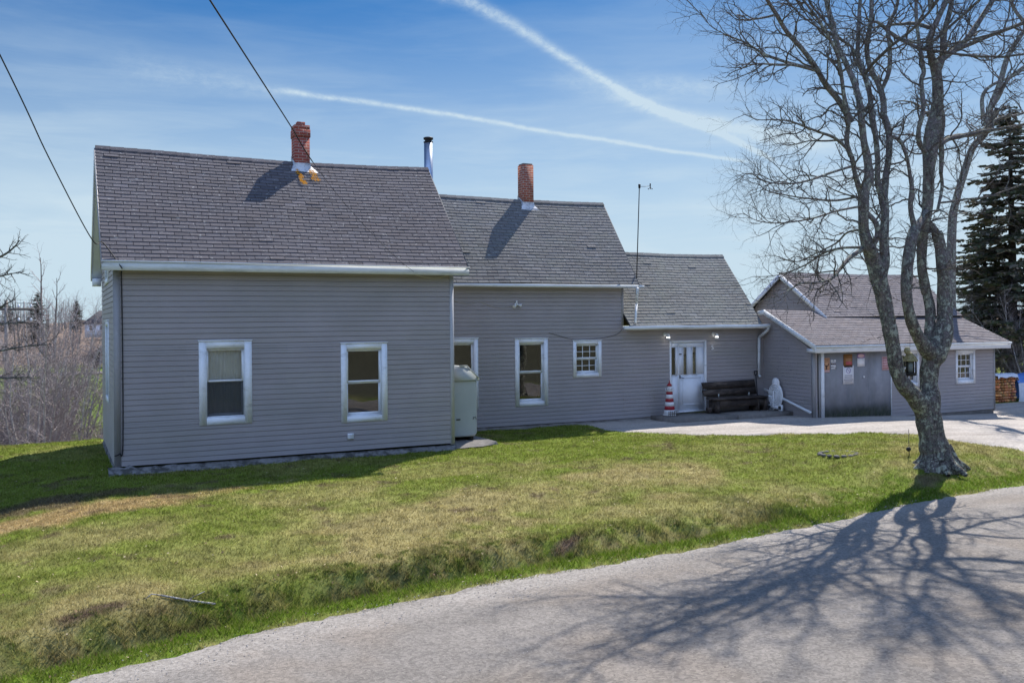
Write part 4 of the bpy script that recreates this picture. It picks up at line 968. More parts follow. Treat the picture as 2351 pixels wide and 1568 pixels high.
# house number 5 as a real digit
c = onY(1634, 798, YM); cu = bpy.data.curves.new('digit', 'FONT'); cu.body = '5'; cu.size = .20; cu.extrude = .006; cu.align_x = 'CENTER'; cu.align_y = 'CENTER'
tmp_ = bpy.data.objects.new('digit', cu); S.collection.objects.link(tmp_); bpy.context.view_layer.update(); me_ = bpy.data.meshes.new_from_object(tmp_.evaluated_get(bpy.context.evaluated_depsgraph_get())); bpy.data.objects.remove(tmp_); to = bpy.data.objects.new('house_number', me_); S.collection.objects.link(to); to.location = (c.x, YM-.03, c.z); to.rotation_euler = (math.pi/2, 0, 0); to.data.materials.clear(); to.data.materials.append(M['plastic'])
tag(to, 'white digit 5 mounted on the siding right of the door', 'house number')
# cables
def cable(name, pts, r, m, label, cat='cable', group=None, sub=10, parent=None):
    P_ = [Vector(p) for p in pts]; out = []
    for i in range(len(P_)-1):
        p0 = P_[max(i-1, 0)]; p1 = P_[i]; p2 = P_[i+1]; p3 = P_[min(i+2, len(P_)-1)]
        for k in range(sub):
            t = k/sub; out.append(.5*((2*p1)+(-p0+p2)*t+(2*p0-5*p1+4*p2-p3)*t*t+(-p0+3*p1-3*p2+p3)*t**3))
    out.append(P_[-1]); mb = MB(); mb.tube(out, r if not hasattr(r, '__len__') else r[:len(out)]+[r[-1]]*max(0, len(out)-len(r)), 6); o = mb.build(name, M[m], parent, smooth=True)
    if label: tag(o, label, cat, group)
    return o
cable('cable', [onY(945, 628, 19.22), onY(975, 637, 19.35), onY(1005, 638.5, 19.42), onY(1030, 631, 19.45)], .008, 'wire_pale', 'pale loose cable looping under the main eave')
cable('cable', [onY(1041, 690, YM-.03), onY(1075, 697, YM-.03), onY(1100, 693, YM-.03), onY(1140, 706, YM-.03), onY(1165, 705, YM-.03), onY(1182, 700, YM-.03)], .006, 'wire_pale', 'thin pale cable drooping to the flood light')
cable('cable', [(XL+.12, Y1-.03, 3.9), (XL+.13, Y1-.03, 2.5), (XL+.12, Y1-.03, .55), (XL+.06, Y1-.05, .40), (XL-.03, Y1-.04, .36)], .012, 'wire', 'black cable running down the near corner of the house')
cable('cable', [onY(1428, 757, YM-.04), onY(1415, 768, YM-.03), onY(1380, 776, YM-.03), onY(1320, 779, YM-.03), onY(1280, 770, YM-.03), onY(1260, 764, YM-.03)], .005, 'wire', 'thin black cable strung above the small square window')
wend = onY(236, 590, 19.6); wend = Vector((xl-.03, 19.35, 4.12))
wA = at(0, 127, 13.0); wB = wA+(wA-at(210, 545, 17.2))*1.6
cable('power_line', [wB, wA, at(112, 362, 15.3), at(210, 548, 17.25), Vector((.80, 19.3, 4.42)), Vector((1.12, 19.15, 3.93))], .011, 'wire', 'black service cable reaching the left eave of the house', 'cable', 'overhead cables')
a_ = at(480, -2, 9.0); b_ = at(665, 286, 14.2)
cable('power_line', [a_+(a_-b_)*1.3, a_, b_, at(715, 368, 15.2), at(800, 478, 17.0), at(900, 583, 19.2), onY(950, 624, 19.12)], [.010]*31+[.004]*40, 'wire', 'black service cable crossing in front of the red chimney', 'cable', 'overhead cables')
# weather mast
mt = thing('weather_mast', (14.85, 22.35, 3.3), 'thin steel mast with wind sensor beside the middle roof', 'mast')
mx = 14.86; mtop = onX(1468, 427, mx); mbot = onX(1460, 640, mx)
mb = MB(); mb.tube([mbot-Vector((0, 0, .5)), mtop], [.016, .013], 8); mb.build('pole', M['steel2'] if 'steel2' in M else M['black'], mt)
mb = MB(); e_ = onX(1494, 428, mx)+Vector((0, 0, .02)); e2 = mtop+Vector((.30, -.10, .0)); mb.tube([mtop-Vector((0, 0, .02)), mtop+(e2-mtop)*.5-Vector((0, 0, .02)), e2], .007, 6); mb.lathe(mtop, [(.03, -.07), (.035, .03), (.02, .05)], 10); mb.build('arm', M['black'], mt)
mb = MB(); mb.lathe(e2, [(.012, -.09), (.025, -.05), (.012, -.03), (.02, .05), (.012, .07)], 10)
for k in range(3): mb.lathe(e2+Vector((math.cos(k*2.1)*.06, math.sin(k*2.1)*.06, -.08)), [(.003, -.02), (.02, 0), (.003, .02)], 8)
mb.build('wind_cups', M['black'], mt)
mb = MB(); mb.tube([onX(1457, 627, mx-.02), onX(1444, 651, 14.72)], .022, 8); mb.build('strut', M['black'], mt)
# entrance slab
mb = MB(); R = random.Random(2)
s0 = onZ(1556, 951, .14); s0y = 21.12
mb.box((15.25, 21.15, -.1), (17.4, YM-.02, .125)); mb.box((17.41, 21.10, -.1), (19.38, YM-.02, .14)); o = mb.build('doorstep', M['concrete']); tag(o, 'low concrete doorstep slab in front of the white door', 'step')

# ---- oil tank in the nook
tk = thing('oil_tank', (8.42, 19.95, .15), 'pale green upright oil tank beside the end wall window', 'tank')
def obround(cx, z0, z1, hw, y0, y1, m, parent, name, r=None):
    r = r or .16; mb = MB(); pr = []
    for (sx, sz, a0) in ((1, -1, -90), (1, 1, 0), (-1, 1, 90), (-1, -1, 180)):
        rr = r if sz < 0 else r*.5
        for k in range(7):
            a = math.radians(a0+15*k); pr.append((cx+sx*(hw-rr)+rr*math.cos(a), (z0+rr if sz < 0 else z1-rr)+rr*math.sin(a)))
    cap = []
    for y, s in ((y0+.03, .93), (y0, .90), ):
        pass
    rings = []
    zc = (z0+z1)/2
    for y, s in ((y0-.012, .86), (y0-.012, .90), (y0, .95), (y0+.02, .985), (y0+.05, 1), (y1-.05, 1), (y1, .95)):
        rings.append([mb.vert((cx+(x-cx)*s, y, zc+(z-zc)*(1-(1-s)*.5))) for x, z in pr])
    n = len(pr)
    for a, b in zip(rings, rings[1:]):
        for k in range(n): mb.f.append([a[k], a[(k+1) % n], b[(k+1) % n], b[k]])
    mb.f.append(rings[0][::-1]); mb.f.append(rings[-1]); return mb.build(name, M[m], parent, smooth=False)
obround(8.43, .20, 1.52, .345, 19.95, 21.3, 'tank', tk, 'body', .11)
mb = MB(); y0, y1 = 19.90, 21.35
pr = [(8.05, 1.50), (8.81, 1.50), (8.815, 1.53), (8.50, 1.83), (8.30, 1.84), (8.05, 1.53)]
i0 = [mb.vert((x, y0, z)) for x, z in pr]; i1 = [mb.vert((x, y1, z)) for x, z in pr]; mb.f.append(i0[::-1]); mb.f.append(i1)
for k in range(6): mb.f.append([i0[k], i0[(k+1) % 6], i1[(k+1) % 6], i1[k]])
mb.build('hood', M['tank'], tk)
mb = MB(); beam(mb, (8.80, 19.88, 1.545), (8.50, 19.88, 1.835), .03, .012, up=Vector((0, 1, 0))); beam(mb, (8.30, 19.88, 1.85), (8.50, 19.88, 1.845), .03, .012, up=Vector((0, 1, 0))); mb.build('hood_edge', M['tankhood'], tk)
mb = MB(); mb.box((8.24, 19.925, .60), (8.34, 19.938, .625)); mb.build('latch', M['darkwood'], tk); mb = MB(); mb.tube([(8.66, 19.93, .60), (8.67, 19.925, .65), (8.72, 19.925, .655), (8.74, 19.93, .60)], .006, 6); mb.build('bracket', M['darkwood'], tk)
mb = MB(); mb.box((8.14, 20.0, .10), (8.22, 20.9, .215)); mb.box((8.62, 20.0, .10), (8.70, 20.9, .215)); mb.build('leg', M['darkwood'], tk)
mb = MB(); rows = []; R = random.Random(9)
for i in range(9): a = i/8; rows.append([(7.9+a*1.25, 19.45+R.uniform(-.03, .03)-.10*math.sin(a*3.1)+.18*a, .03), (7.9+a*1.2, 19.62, .11+R.uniform(-.01, .01)), (7.95+a*1.05, 21.4, .12)])
mb.grid(rows); mb.build('concrete_pad', M['concrete'], None); tag(bpy.context.scene.objects['concrete_pad'], 'rough pale concrete pad under the oil tank', 'pad')

# ---- lighthouse ornament
lx = onY(1536, 900, 22.05).x; lt = thing('lighthouse_ornament', (lx, 22.03, .14), 'red and white striped wooden lighthouse by the door', 'ornament')
def octa(r0, z0, r1, z1, mb): 
    n = 8; a = [mb.vert((lx+math.cos((k+.5)*math.pi/4)*r0, 22.03+math.sin((k+.5)*math.pi/4)*r0, z0)) for k in range(n)]; b = [mb.vert((lx+math.cos((k+.5)*math.pi/4)*r1, 22.03+math.sin((k+.5)*math.pi/4)*r1, z1)) for k in range(n)]
    for k in range(n): mb.f.append([a[k], a[(k+1) % n], b[(k+1) % n], b[k]])
    mb.f.append(a[::-1]); mb.f.append(b)
rz = lambda z: .185-.085*(z-.14)/.75
zz = [.14, .32, .44, .54, .64, .74, .82, .88]; cols_ = ['w', 'r', 'w', 'r', 'w', 'r', 'w']
mw, mr = MB(), MB()
octa(.20, .141, .20, .17, mw); octa(.18, .17, rz(.32)*.9, .30, mw); rr = lambda z: .152-.075*(z-.30)/.6
for a0, a1, c_ in ((.30, .405, 'r'), (.405, .52, 'w'), (.52, .62, 'r'), (.62, .735, 'w'), (.735, .815, 'r'), (.815, .84, 'w')): mr = MB(); octa(rr(a0), a0+.0005, rr(a1), a1, mw if c_ == 'w' else mr); mr.f and mr.build('stripe', M['redpaint'], lt)
mw.build('tower', M['whitewood'], lt)
mb = MB(); octa(.12, .84, .12, .855, mb)
for k in range(8): a = (k+.5)*math.pi/4; mb.box((lx+math.cos(a)*.11-.006, 22.03+math.sin(a)*.11-.006, .855), (lx+math.cos(a)*.11+.006, 22.03+math.sin(a)*.11+.006, .91))
octa(.115, .91, .115, .918, mb); mb.build('gallery', M['whitewood'], lt)
mb = MB(); octa(.055, .855, .055, .98, mb); mb.build('lantern', M['whitewood'], lt)
mb = MB(); octa(.09, .98, .02, 1.06, mb); octa(.02, 1.06, .008, 1.14, mb); mb.build('lantern_roof', M['redpaint'], lt)
mb = MB(); mb.box((lx-.17, 21.835, .20), (lx+.17, 21.85, .215)); mb.box((lx-.17, 21.835, .26), (lx+.17, 21.85, .272))
for k in range(6): mb.box((lx-.165+k*.063, 21.838, .141), (lx-.15+k*.063, 21.848, .28))
mb.build('railing', M['wood'], lt)

# ---- bench (settle of dark planks)
bx0, bx1 = onY(1634, 920, 21.9).x, onY(1756, 920, 21.9).x; bt = thing('bench', ((bx0+bx1)/2, 22.0, .14), 'dark weathered plank bench against the entrance wall', 'bench')
R = random.Random(4)
mb = MB(); bxm = bx0-.02
for k, (z0, z1) in enumerate(((.60, .80), (.81, 1.02))): mb.hexa([(bxm, 22.20+.05*k, z0), (bx1-.05, 22.20+.05*k, z0), (bx1-.05, 22.235+.05*k, z0), (bxm, 22.235+.05*k, z0), (bxm-.03, 22.25+.05*k, z1-.02), (bx1-.05, 22.25+.05*k, z1+.005), (bx1-.05, 22.285+.05*k, z1+.005), (bxm-.03, 22.285+.05*k, z1-.02)])
mb.build('backrest', M['bench'], bt)
mb = MB()
for k in range(3): mb.box((bx0-.02+R.uniform(-.02, .02), 21.72+k*.15, .52), (bx1+R.uniform(-.02, .02), 21.86+k*.15, .56+R.uniform(0, .006)))
mb.build('seat', M['bench'], bt)
mb = MB(); mb.box((bx0+.06, 21.78, .30), (bx1-.12, 21.81, .515)); mb.build('apron', M['bench'], bt)
for x_ in (bx0+.10, bx1-.38, bx1-.10):
    mb = MB(); mb.box((x_, 21.76, .141), (x_+.07, 22.16, .518)); mb.build('leg', M['bench'], bt)
for x_ in (bx0+.42, bx1-.42):
    mb = MB(); mb.box((x_, 22.12, .56), (x_+.035, 22.15, .66)); mb.build('bracket', M['tankhood'], bt)
mb = MB(); mb.box((bx0-.06, 21.9, .142), (bx0+.03, 22.1, .30)); mb.build('end_board', M['bench'], bt)
# shovel
sx = onY(1737, 862, 22.3); sh = thing('shovel', (sx.x, 22.3, .14), 'black D handled shovel leaning behind the bench', 'shovel')
mb = MB(); mb.tube([(sx.x, 22.25, .3), (sx.x, 22.33, sx.z)], .015, 8); mb.build('shaft', M['black'], sh)
mb = MB(); T_ = Vector((sx.x, 22.335, sx.z)); mb.tube([T_, T_+Vector((-.05, 0, .06)), T_+Vector((-.06, 0, .13)), T_+Vector((.06, 0, .13)), T_+Vector((.05, 0, .06)), T_], .014, 8); mb.build('handle', M['black'], sh)
mb = MB(); mb.grid([[(sx.x-.1+.04*i, 22.24+.02*math.cos(i*1.2), .15+.26*j+.02*abs(i-2.5)*(1-j)) for i in range(6)] for j in (0, 1)]); mb.build('blade', M['black'], sh)

# ------------------------------------------------------------------ garage
gar = thing('garage', (23.3, 20.3, -.2), 'grey sided garage with mauve roof and a grey panelled bay', 'garage')
GX0, GX1, GY = 19.42, 27.05, 20.30
zlt = 2.00
def side_x(z):      # side wall in plane X=19.4 under the rake
    if z <= 1.95: return (GY, 22.9)
    return (GY+(z-1.95)*1.86, 22.9)
siding_wall('wall', left(GX0), -.02, 3.02, side_x, [], gar, 'side wall in grey siding between bench and white post', 12)
PX0, PX1 = onY(1889, 880, GY).x, onY(2044, 880, GY).x
G1 = bx(2193, 805, 2237, 881, GY); G2 = bx(2062, 806, 2109, 888, GY)
siding_wall('wall', front(GY), -.10, 2.0, const(PX1+.03, GX1), [(g_[0]+.05, g_[1]-.05, g_[2]+.05, g_[3]-.05) for g_ in (G1, G2)], gar, 'front wall in grey siding with two gridded windows', 13)
siding_wall('wall', front(GY), .0, 2.0, const(GX0, GX0+.13), [], gar, None, 14)
siding_wall('wall', right(GX1), -.15, 3.2, lambda z: (GY if z < 1.9 else GY+(z-1.9)*1.8, 27.0), [], gar, None, 15)
a, b, z0, z1 = G1; window(front(GY), a, b, z0, z1, gar, .085, .5, (3, 2), bot=.12)
a, b, z0, z1 = G2; window(front(GY), a, b, z0, z1, gar, .085, .5, (3, 2), bot=.12)
mb = MB(); n_ = 12
for k in range(3): 
    a = PX0+(PX1-PX0)*k/3; b = PX0+(PX1-PX0)*(k+1)/3-.004; mb.box((a, -.01, -.05), (b, .012+.001*k, 2.0), front(GY))
bay = mb.build('bay_panel', M['plywood'], gar); bay['label'] = 'weathered grey sheet panels closing the garage bay'
mb = MB(); R = random.Random(8); rows = [[], []]
for i in range(60): x = PX0+(PX1-PX0)*i/59; rows[0].append((x, GY-.016, .0+.55+.10*vnoise(i*.35, 0.)+.05*R.random())); rows[1].append((x, GY-.016, -.05))
M['algae'] = bpy.data.materials.new('algae_stain')
def algae():
    m = M['algae']; m.use_nodes = True; nt = m.node_tree; nt.nodes.clear(); n = N(nt); tc = n('ShaderNodeTexCoord').outputs['Object']
    zz = n('ShaderNodeSeparateXYZ', i_0=tc).outputs[2]; f = n.m('MULTIPLY', n.ramp(n.noise(n.scale(tc, 1, 1, .4), 5, 5, .7), [(.30, .3), (.6, .95)]), n('ShaderNodeMapRange', i_0=zz, i_1=.62, i_2=.20, interpolation_type='SMOOTHSTEP').outputs[0]); a = n('ShaderNodeBsdfTransparent'); b = n('ShaderNodeBsdfDiffuse', i_0=(.075, .085, .06, 1)); x = n('ShaderNodeMixShader'); nt.links.new(f, x.inputs[0])
    nt.links.new(a.outputs[0], x.inputs[1]); nt.links.new(b.outputs[0], x.inputs[2]); o = n('ShaderNodeOutputMaterial'); nt.links.new(x.outputs[0], o.inputs[0])
algae(); mb.grid(rows); mb.build('algae_band', M['algae'], bay)
mb = MB(); mb.box((PX0-.10, -.01, -.08), (PX0-.005, .07, 1.86), front(GY)); mb.build('post', M['trim'], gar)
mb = MB(); mb.box((PX0-.17, -.01, -.08), (PX0-.105, .03, 1.86), front(GY)); mb.build('post_backing', M['cornertrim'], gar)
mb = MB(); mb.box((PX1, -.01, -.10), (PX1+.035, .03, 2.0), front(GY)); mb.build('edge_trim', M['gutter'], gar)
mb = MB(); mb.box((GX1-.03, -.01, -.12), (GX1+.03, .03, 2.0), front(GY)); mb.build('corner_board', M['cornertrim'], gar)
mb = MB(); mb.box((GX0-.03, GY-.03, -.05), (GX0+.06, GY+.05, 1.9)); mb.build('corner_board', M['cornertrim'], gar)
mb = MB(); mb.box((GX0+.02, GY-.0, -.3), (GX1-.02, GY+.06, -.02)); mb.build('foundation', M['concrete'], gar)
# lean-to roof: eave at the front, top edge against the taller block
eyy = 20.02; LXL, LXR = 19.22, 27.45
g1, Pg = roof_slope('roof', (LXL, eyy, 2.10), (LXR, eyy, 2.06), (LXR, 22.15, 2.98), (LXL-.02, 22.15, 3.14), M['shingle_d'], gar, .124, .30, .05, 51)
g1['label'] = 'low mauve shingle roof slope over the garage front'
mb = MB(); beam(mb, (LXL, eyy-.012, 1.985), (LXR+.02, eyy-.012, 1.945), .024, .20, side=Vector((0, -1, 0))); mb.build('fascia', M['trim'], gar)
mb = MB(); beam(mb, (LXL+.0, eyy-.045, 2.06), (LXR+.02, eyy-.045, 2.02), .05, .055, side=Vector((0, -1, 0))); mb.build('gutter', M['gutter'], gar)
mb = MB(); mb.box((LXL+.05, eyy, 1.875), (LXR, GY, 1.885)); mb.build('soffit', M['trim'], gar)
rk = MB(); beam(rk, (LXL-.012, eyy-.02, 2.03), (LXL-.032, 22.12, 3.07), .024, .135, side=Vector((1, 0, 0))); beam(rk, (LXL-.033, 22.08, 3.06), (LXL-.033, 22.36, 3.03), .022, .13, side=Vector((1, 0, 0))); rk.build('rake_board', M['rakeblue'] if 'rakeblue' in M else M['gutter'], gar)
mb = MB(); mb.box((LXL-.0, 20.0, 1.90), (LXL+.06, 20.35, 2.0)); mb.build('eave_return', M['trim'], gar)
rk = MB(); beam(rk, (LXR+.012, eyy-.02, 1.99), (LXR+.012, 22.15, 2.92), .024, .12, side=Vector((1, 0, 0))); rk.build('rake_board', M['trim'], gar)
# taller gabled block behind
TX0, TX1, TY0, TYR, TY1 = 21.5, 27.3, 21.75, 23.75, 25.75
siding_wall('wall', left(TX0), 2.3, 4.25, lambda z: (max(21.3, TY0+(z-2.85)*1.43), min(26.0, TY1-(z-2.85)*1.43)), [], gar, 'grey sided gable rising behind the low roof', 16)
siding_wall('wall', right(TX1-.1), 0, 4.2, lambda z: (max(21.9, TY0+(z-2.85)*1.43), min(26.0, TY1-(z-2.85)*1.43)), [], gar, None, 17)
siding_wall('wall', back(25.9), -.2, 2.8, const(TX0, TX1), [], gar, None, 18)
t1, Pt = roof_slope('roof', (TX0-.2, TY0-.0, 2.90), (TX1+.15, TY0-.0, 2.90), (TX1+.15, TYR, 4.33), (TX0-.2, TYR, 4.34), M['shingle_d'], gar, .124, .30, .02, 61)
t1['label'] = 'tall rear roof slope with mauve shingles'
t2, _ = roof_slope('roof', (TX1+.15, TY1+.2, 2.75), (TX0-.2, TY1+.2, 2.75), (TX0-.2, TYR, 4.32), (TX1+.15, TYR, 4.32), M['shingle_d'], gar, .124, .30, .02, 62)
ridgecap(Pt, M['shingle_d'], t1, 20, 8)
rk = MB(); beam(rk, (TX0-.215, TY0-.05, 2.84), (TX0-.215, TYR, 4.26), .024, .14, side=Vector((1, 0, 0))); beam(rk, (TX0-.215, TY1+.2, 2.70), (TX0-.215, TYR+.01, 4.26), .024, .14, side=Vector((1, 0, 0))); rk.build('rake_board', M['trim'], gar)

# ---- signs on the bay
fg = front(GY-.018)
def sg(px0, py0, px1, py1): return bx(px0, py0, px1, py1, GY-.02)
def signboard(name, box, m, label, parts):
    a, b, z0, z1 = box; r = thing(name, ((a+b)/2, GY-.02, z0), label, 'sign', None)
    mb = MB(); mb.box((a, 0, z0), (b, .006, z1), fg); mb.build('board', M[m], r)
    for nm, mm, boxes in parts:
        mb = MB()
        for (u0, v0, u1, v1) in boxes: mb.box((a+(b-a)*u0, .0065, z1-(z1-z0)*v1), (a+(b-a)*u1, .0085, z1-(z1-z0)*v0), fg)
        mb.build(nm, M[mm], r)
    return r
src = lambda x, y: (x*K, y*K)
def S4(x0, y0, x1, y1): return sg(x0*K, y0*K, x1*K, y1*K)
# orange poster with a deer head
r = signboard('poster', S4(3087, 1342, 3111, 1396), 'orange', 'orange poster with a dark deer head beside the white post', [('lettering', 'brownposter', [(.2, .10, .8, .15), (.15, .24, .85, .28)]), ('pale_band', 'pink', [(.02, .86, .98, .99)])])
a, b, z0, z1 = S4(3087, 1342, 3111, 1396); cx = (a+b)/2; hh = z1-z0; ww = b-a
mb = MB()
def poly(pts): 
    f = [fg(cx+u*ww, .0095, z1-v*hh) for u, v in pts]; g_ = [fg(cx+u*ww, .007, z1-v*hh) for u, v in pts]; mb.face(f)
    for i in range(len(f)): mb.face([f[i], f[(i+1) % len(f)], g_[(i+1) % len(f)], g_[i]])
poly([(-.10, .52), (.10, .52), (.12, .62), (.05, .72), (.12, .80), (-.16, .80), (-.08, .70), (-.12, .62)])
for s in (-1, 1): poly([(s*.08, .54), (s*.25, .50), (s*.36, .36), (s*.40, .36), (s*.32, .54), (s*.12, .60)]); poly([(s*.25, .50), (s*.22, .38), (s*.26, .38), (s*.30, .48)])
mb.build('deer_head', M['darkprint'], r)
r = signboard('lettering_sign', S4(3113, 1348, 3136, 1384), 'plywood', 'small sign of pale letters on grey beside the orange poster', [('lettering', 'signwhite', [(.08, .05, .5, .22), (.6, .03, .92, .2), (.1, .28, .9, .34), (.1, .60, .9, .72), (.15, .86, .8, .98), (.55, .74, .9, .80)]), ('dark_lettering', 'darkprint', [(.1, .40, .3, .52), (.38, .42, .6, .52), (.68, .40, .9, .50)])])
signboard('notice_board', S4(3163, 1328, 3196, 1374), 'brownposter', 'brown and red notice above the white prohibition sign', [('red_field', 'redprint', [(.25, .60, .95, .88)]), ('lettering', 'orange', [(.25, .40, .9, .46), (.25, .52, .9, .56)]), ('dark_band', 'darkprint', [(0, .92, 1, 1)])])
r = signboard('warning_sign', S4(3161, 1371, 3201, 1440), 'signwhite', 'white sign with a circled slash symbol and small print', [('lettering', 'greyprint', [(.15, .50, .85, .53), (.15, .57, .85, .60), (.15, .64, .85, .67), (.08, .74, .92, .78), (.15, .84, .85, .87)]), ('dark_band', 'darkprint', [(.12, .03, .9, .09)])])
a, b, z0, z1 = S4(3161, 1371, 3201, 1440); c_ = Vector(fg((a+b)/2, .012, z1-(z1-z0)*.27)); rr_ = (b-a)*.19; mb = MB()
mb.tube([c_+Vector((math.cos(t*math.pi/12)*rr_, 0, math.sin(t*math.pi/12)*rr_)) for t in range(25)], .006, 6); mb.tube([c_+Vector((-rr_*.7, 0, rr_*.7)), c_+Vector((rr_*.7, 0, -rr_*.7))], .006, 6); mb.build('prohibition_symbol', M['purpleprint'], r)
r = signboard('small_sign', S4(3215, 1343, 3242, 1374), 'signwhite', 'small white sign with an oval emblem on top right of the notices', [])
a, b, z0, z1 = S4(3215, 1326, 3242, 1343); mb = MB(); mb.box((a, 0, z0), (b, .005, z1), fg); mb.build('header', M['purpleprint'], r)
mb = MB(); c_ = fg((a+b)/2, .006, (z0+z1)/2); mb.face([Vector(c_)+Vector((math.cos(t*math.pi/10)*(b-a)*.44, 0, math.sin(t*math.pi/10)*(z1-z0)*.38)) for t in range(20)]); mb.build('oval_emblem', M['pink'], r)
signboard('pink_sign', S4(3307, 1336, 3334, 1388), 'pink', 'pale pink sign partly hidden by the tree trunk', [('lettering', 'redprint', [(.1, .12, .9, .17), (.1, .3, .9, .34), (.1, .48, .9, .52), (.1, .66, .9, .70), (.1, .84, .9, .88)])])
c_ = Vector(onY(3239*K, 1413*K, GY-.03)); mb = MB(); mb.lathe(c_, [(.03, 0), (.03, .012), (.012, .02)], 14, (0, -1, 0)); tag(mb.build('door_knob', M['plastic']), 'small round white knob on the grey bay panel', 'knob')

# ---- hose reel on the side wall
h0 = onX(1785, 906, 19.30); hr = thing('hose_reel', (19.39, h0.y, h0.z-.4), 'round white reel hanging on the garage side wall', 'reel')
hx_ = 19.28; c_ = Vector((hx_, h0.y, h0.z-.02)); mb = MB()
mb.lathe(c_+Vector((-.0, 0, 0)), [(.30, .0), (.33, .02), (.33, .05), (.28, .07), (.10, .075)], 28, (-1, 0, 0)); 
mb.v = [(x, c_.y+(y-c_.y)*.86, c_.z+(z-c_.z)*1.12) for x, y, z in mb.v]; mb.build('drum', M['plastic'], hr)
mb = MB()
for rr_ in (.30, .24, .18, .12): mb.tube([c_+Vector((-.085, math.cos(t*math.pi/14)*rr_*.86, math.sin(t*math.pi/14)*rr_*1.12)) for t in range(29)], .018, 6)
mb.build('coiled_hose', M['plastic'], hr)
mb = MB(); k_ = c_+Vector((-.02, 0, .37)); mb.lathe(k_, [(.15, 0), (.16, .03), (.12, .06), (.0, .07)], 16, (-1, 0, 0)); mb.build('bracket', M['plastic'], hr)
mb = MB(); mb.box((c_.x-.10, c_.y-.30, c_.z-.50), (c_.x-.03, c_.y-.16, c_.z-.26)); mb.box((c_.x-.10, c_.y+.18, c_.z-.48), (c_.x-.03, c_.y+.28, c_.z-.28)); mb.box((c_.x-.10, c_.y-.28, c_.z-.40), (c_.x-.05, c_.y+.26, c_.z-.30)); mb.build('foot', M['plastic'], hr)
mb = MB(); mb.tube([c_+Vector((-.11, .02, .15)), c_+Vector((-.12, .03, -.2)), c_+Vector((-.12, .04, -.52))], .018, 8); mb.build('hose_end', M['plastic'], hr)

# ---- firewood stack and covered pile
def lumber(c0, nx, nz, sx_, sz_, label, tarpm):
    pass
wp0 = onZ(2290, 938, -.28); wy = 22.6
fx0 = onY(2289, 900, wy).x; fx1 = onY(2333, 900, wy).x; fz0 = onY(2310, 936, wy).z; fz1 = onY(2310, 862, wy).z
fw = thing('firewood_stack', ((fx0+fx1)/2, wy, fz0), 'stack of split firewood under a white cover beside the garage', 'firewood')
mb = MB(); R = random.Random(6); ww_ = (fx1-fx0); cnt = 0
for j in range(11):
    zc = fz0+.05+j*(fz1-fz0-.05)/11; x = fx0-.02+R.uniform(0, .05)
    while x < fx1-.04:
        r_ = R.uniform(.038, .062); k = R.choice([3, 4, 4, 5]); a0 = R.uniform(0, 6.3); g = R.uniform(.5, 1.5); mb.cur = (g*R.uniform(.9, 1.25), g*R.uniform(.8, 1.1), g*R.uniform(.7, 1.0))
        yo = R.uniform(-.05, .03); pr = [(x+r_+math.cos(a0+t*2*math.pi/k)*r_*R.uniform(.8, 1.15), zc+math.sin(a0+t*2*math.pi/k)*r_*.95) for t in range(k)]
        f_ = [mb.vert((p[0], wy+yo, p[1])) for p in pr]; b_ = [mb.vert((p[0], wy+.42+yo, p[1])) for p in pr]; mb.f.append(f_[::-1]); mb.f.append(b_)
        for t in range(k): mb.f.append([f_[t], f_[(t+1) % k], b_[(t+1) % k], b_[t]])
        x += r_*1.95; cnt += 1
mb.build('split_logs', M['endgrain'], fw, col=True)['kind'] = 'stuff'
mb = MB(); rows = []
for j, (yy, dz) in enumerate(((wy-.10, -.06), (wy-.08, .03), (wy+.1, .055), (wy+.35, .05), (wy+.55, .03), (wy+.58, -.2))):
    rows.append([(fx0-.05+(ww_+.12)*i/12, yy, fz1+dz+.02*math.sin(i*1.1+j)-(.05 if i in (0,) else 0)-(.25 if i == 12 else 0)) for i in range(13)])
mb.grid(rows); mb.build('cover', M['tarp'], fw, smooth=True)
mb = MB(); mb.box((fx0-.03, wy-.02, fz0-.03), (fx1+.05, wy+.05, fz0+.0)); mb.box((fx0-.03, wy+.3, fz0-.03), (fx1+.05, wy+.37, fz0)); mb.build('pallet', M['wood'], fw)
tp = thing('covered_pile', (fx1+1.0, wy+.3, fz0), 'pile under a blue and white tarp at the right edge', 'pile')
mb = MB(); R = random.Random(12); rows = []
for (yy, zf) in ((wy+.0, .0), (wy-.02, .35), (wy+.02, .72), (wy+.12, .97), (wy+.5, 1.0), (wy+1.0, .9), (wy+1.1, 0)):
    rows.append([(fx1+.10+i*.12, yy+R.uniform(-.05, .05)*(zf < .9), fz0+(fz1-fz0)*zf+.03*math.sin(i*.9)+R.uniform(-.02, .02)) for i in range(15)])
mb.grid(rows[:3]); mb.build('wrapped_side', M['tarp'], tp)
mb = MB(); mb.grid(rows[2:]); mb.build('tarp', M['bluetarp'], tp, smooth=True)

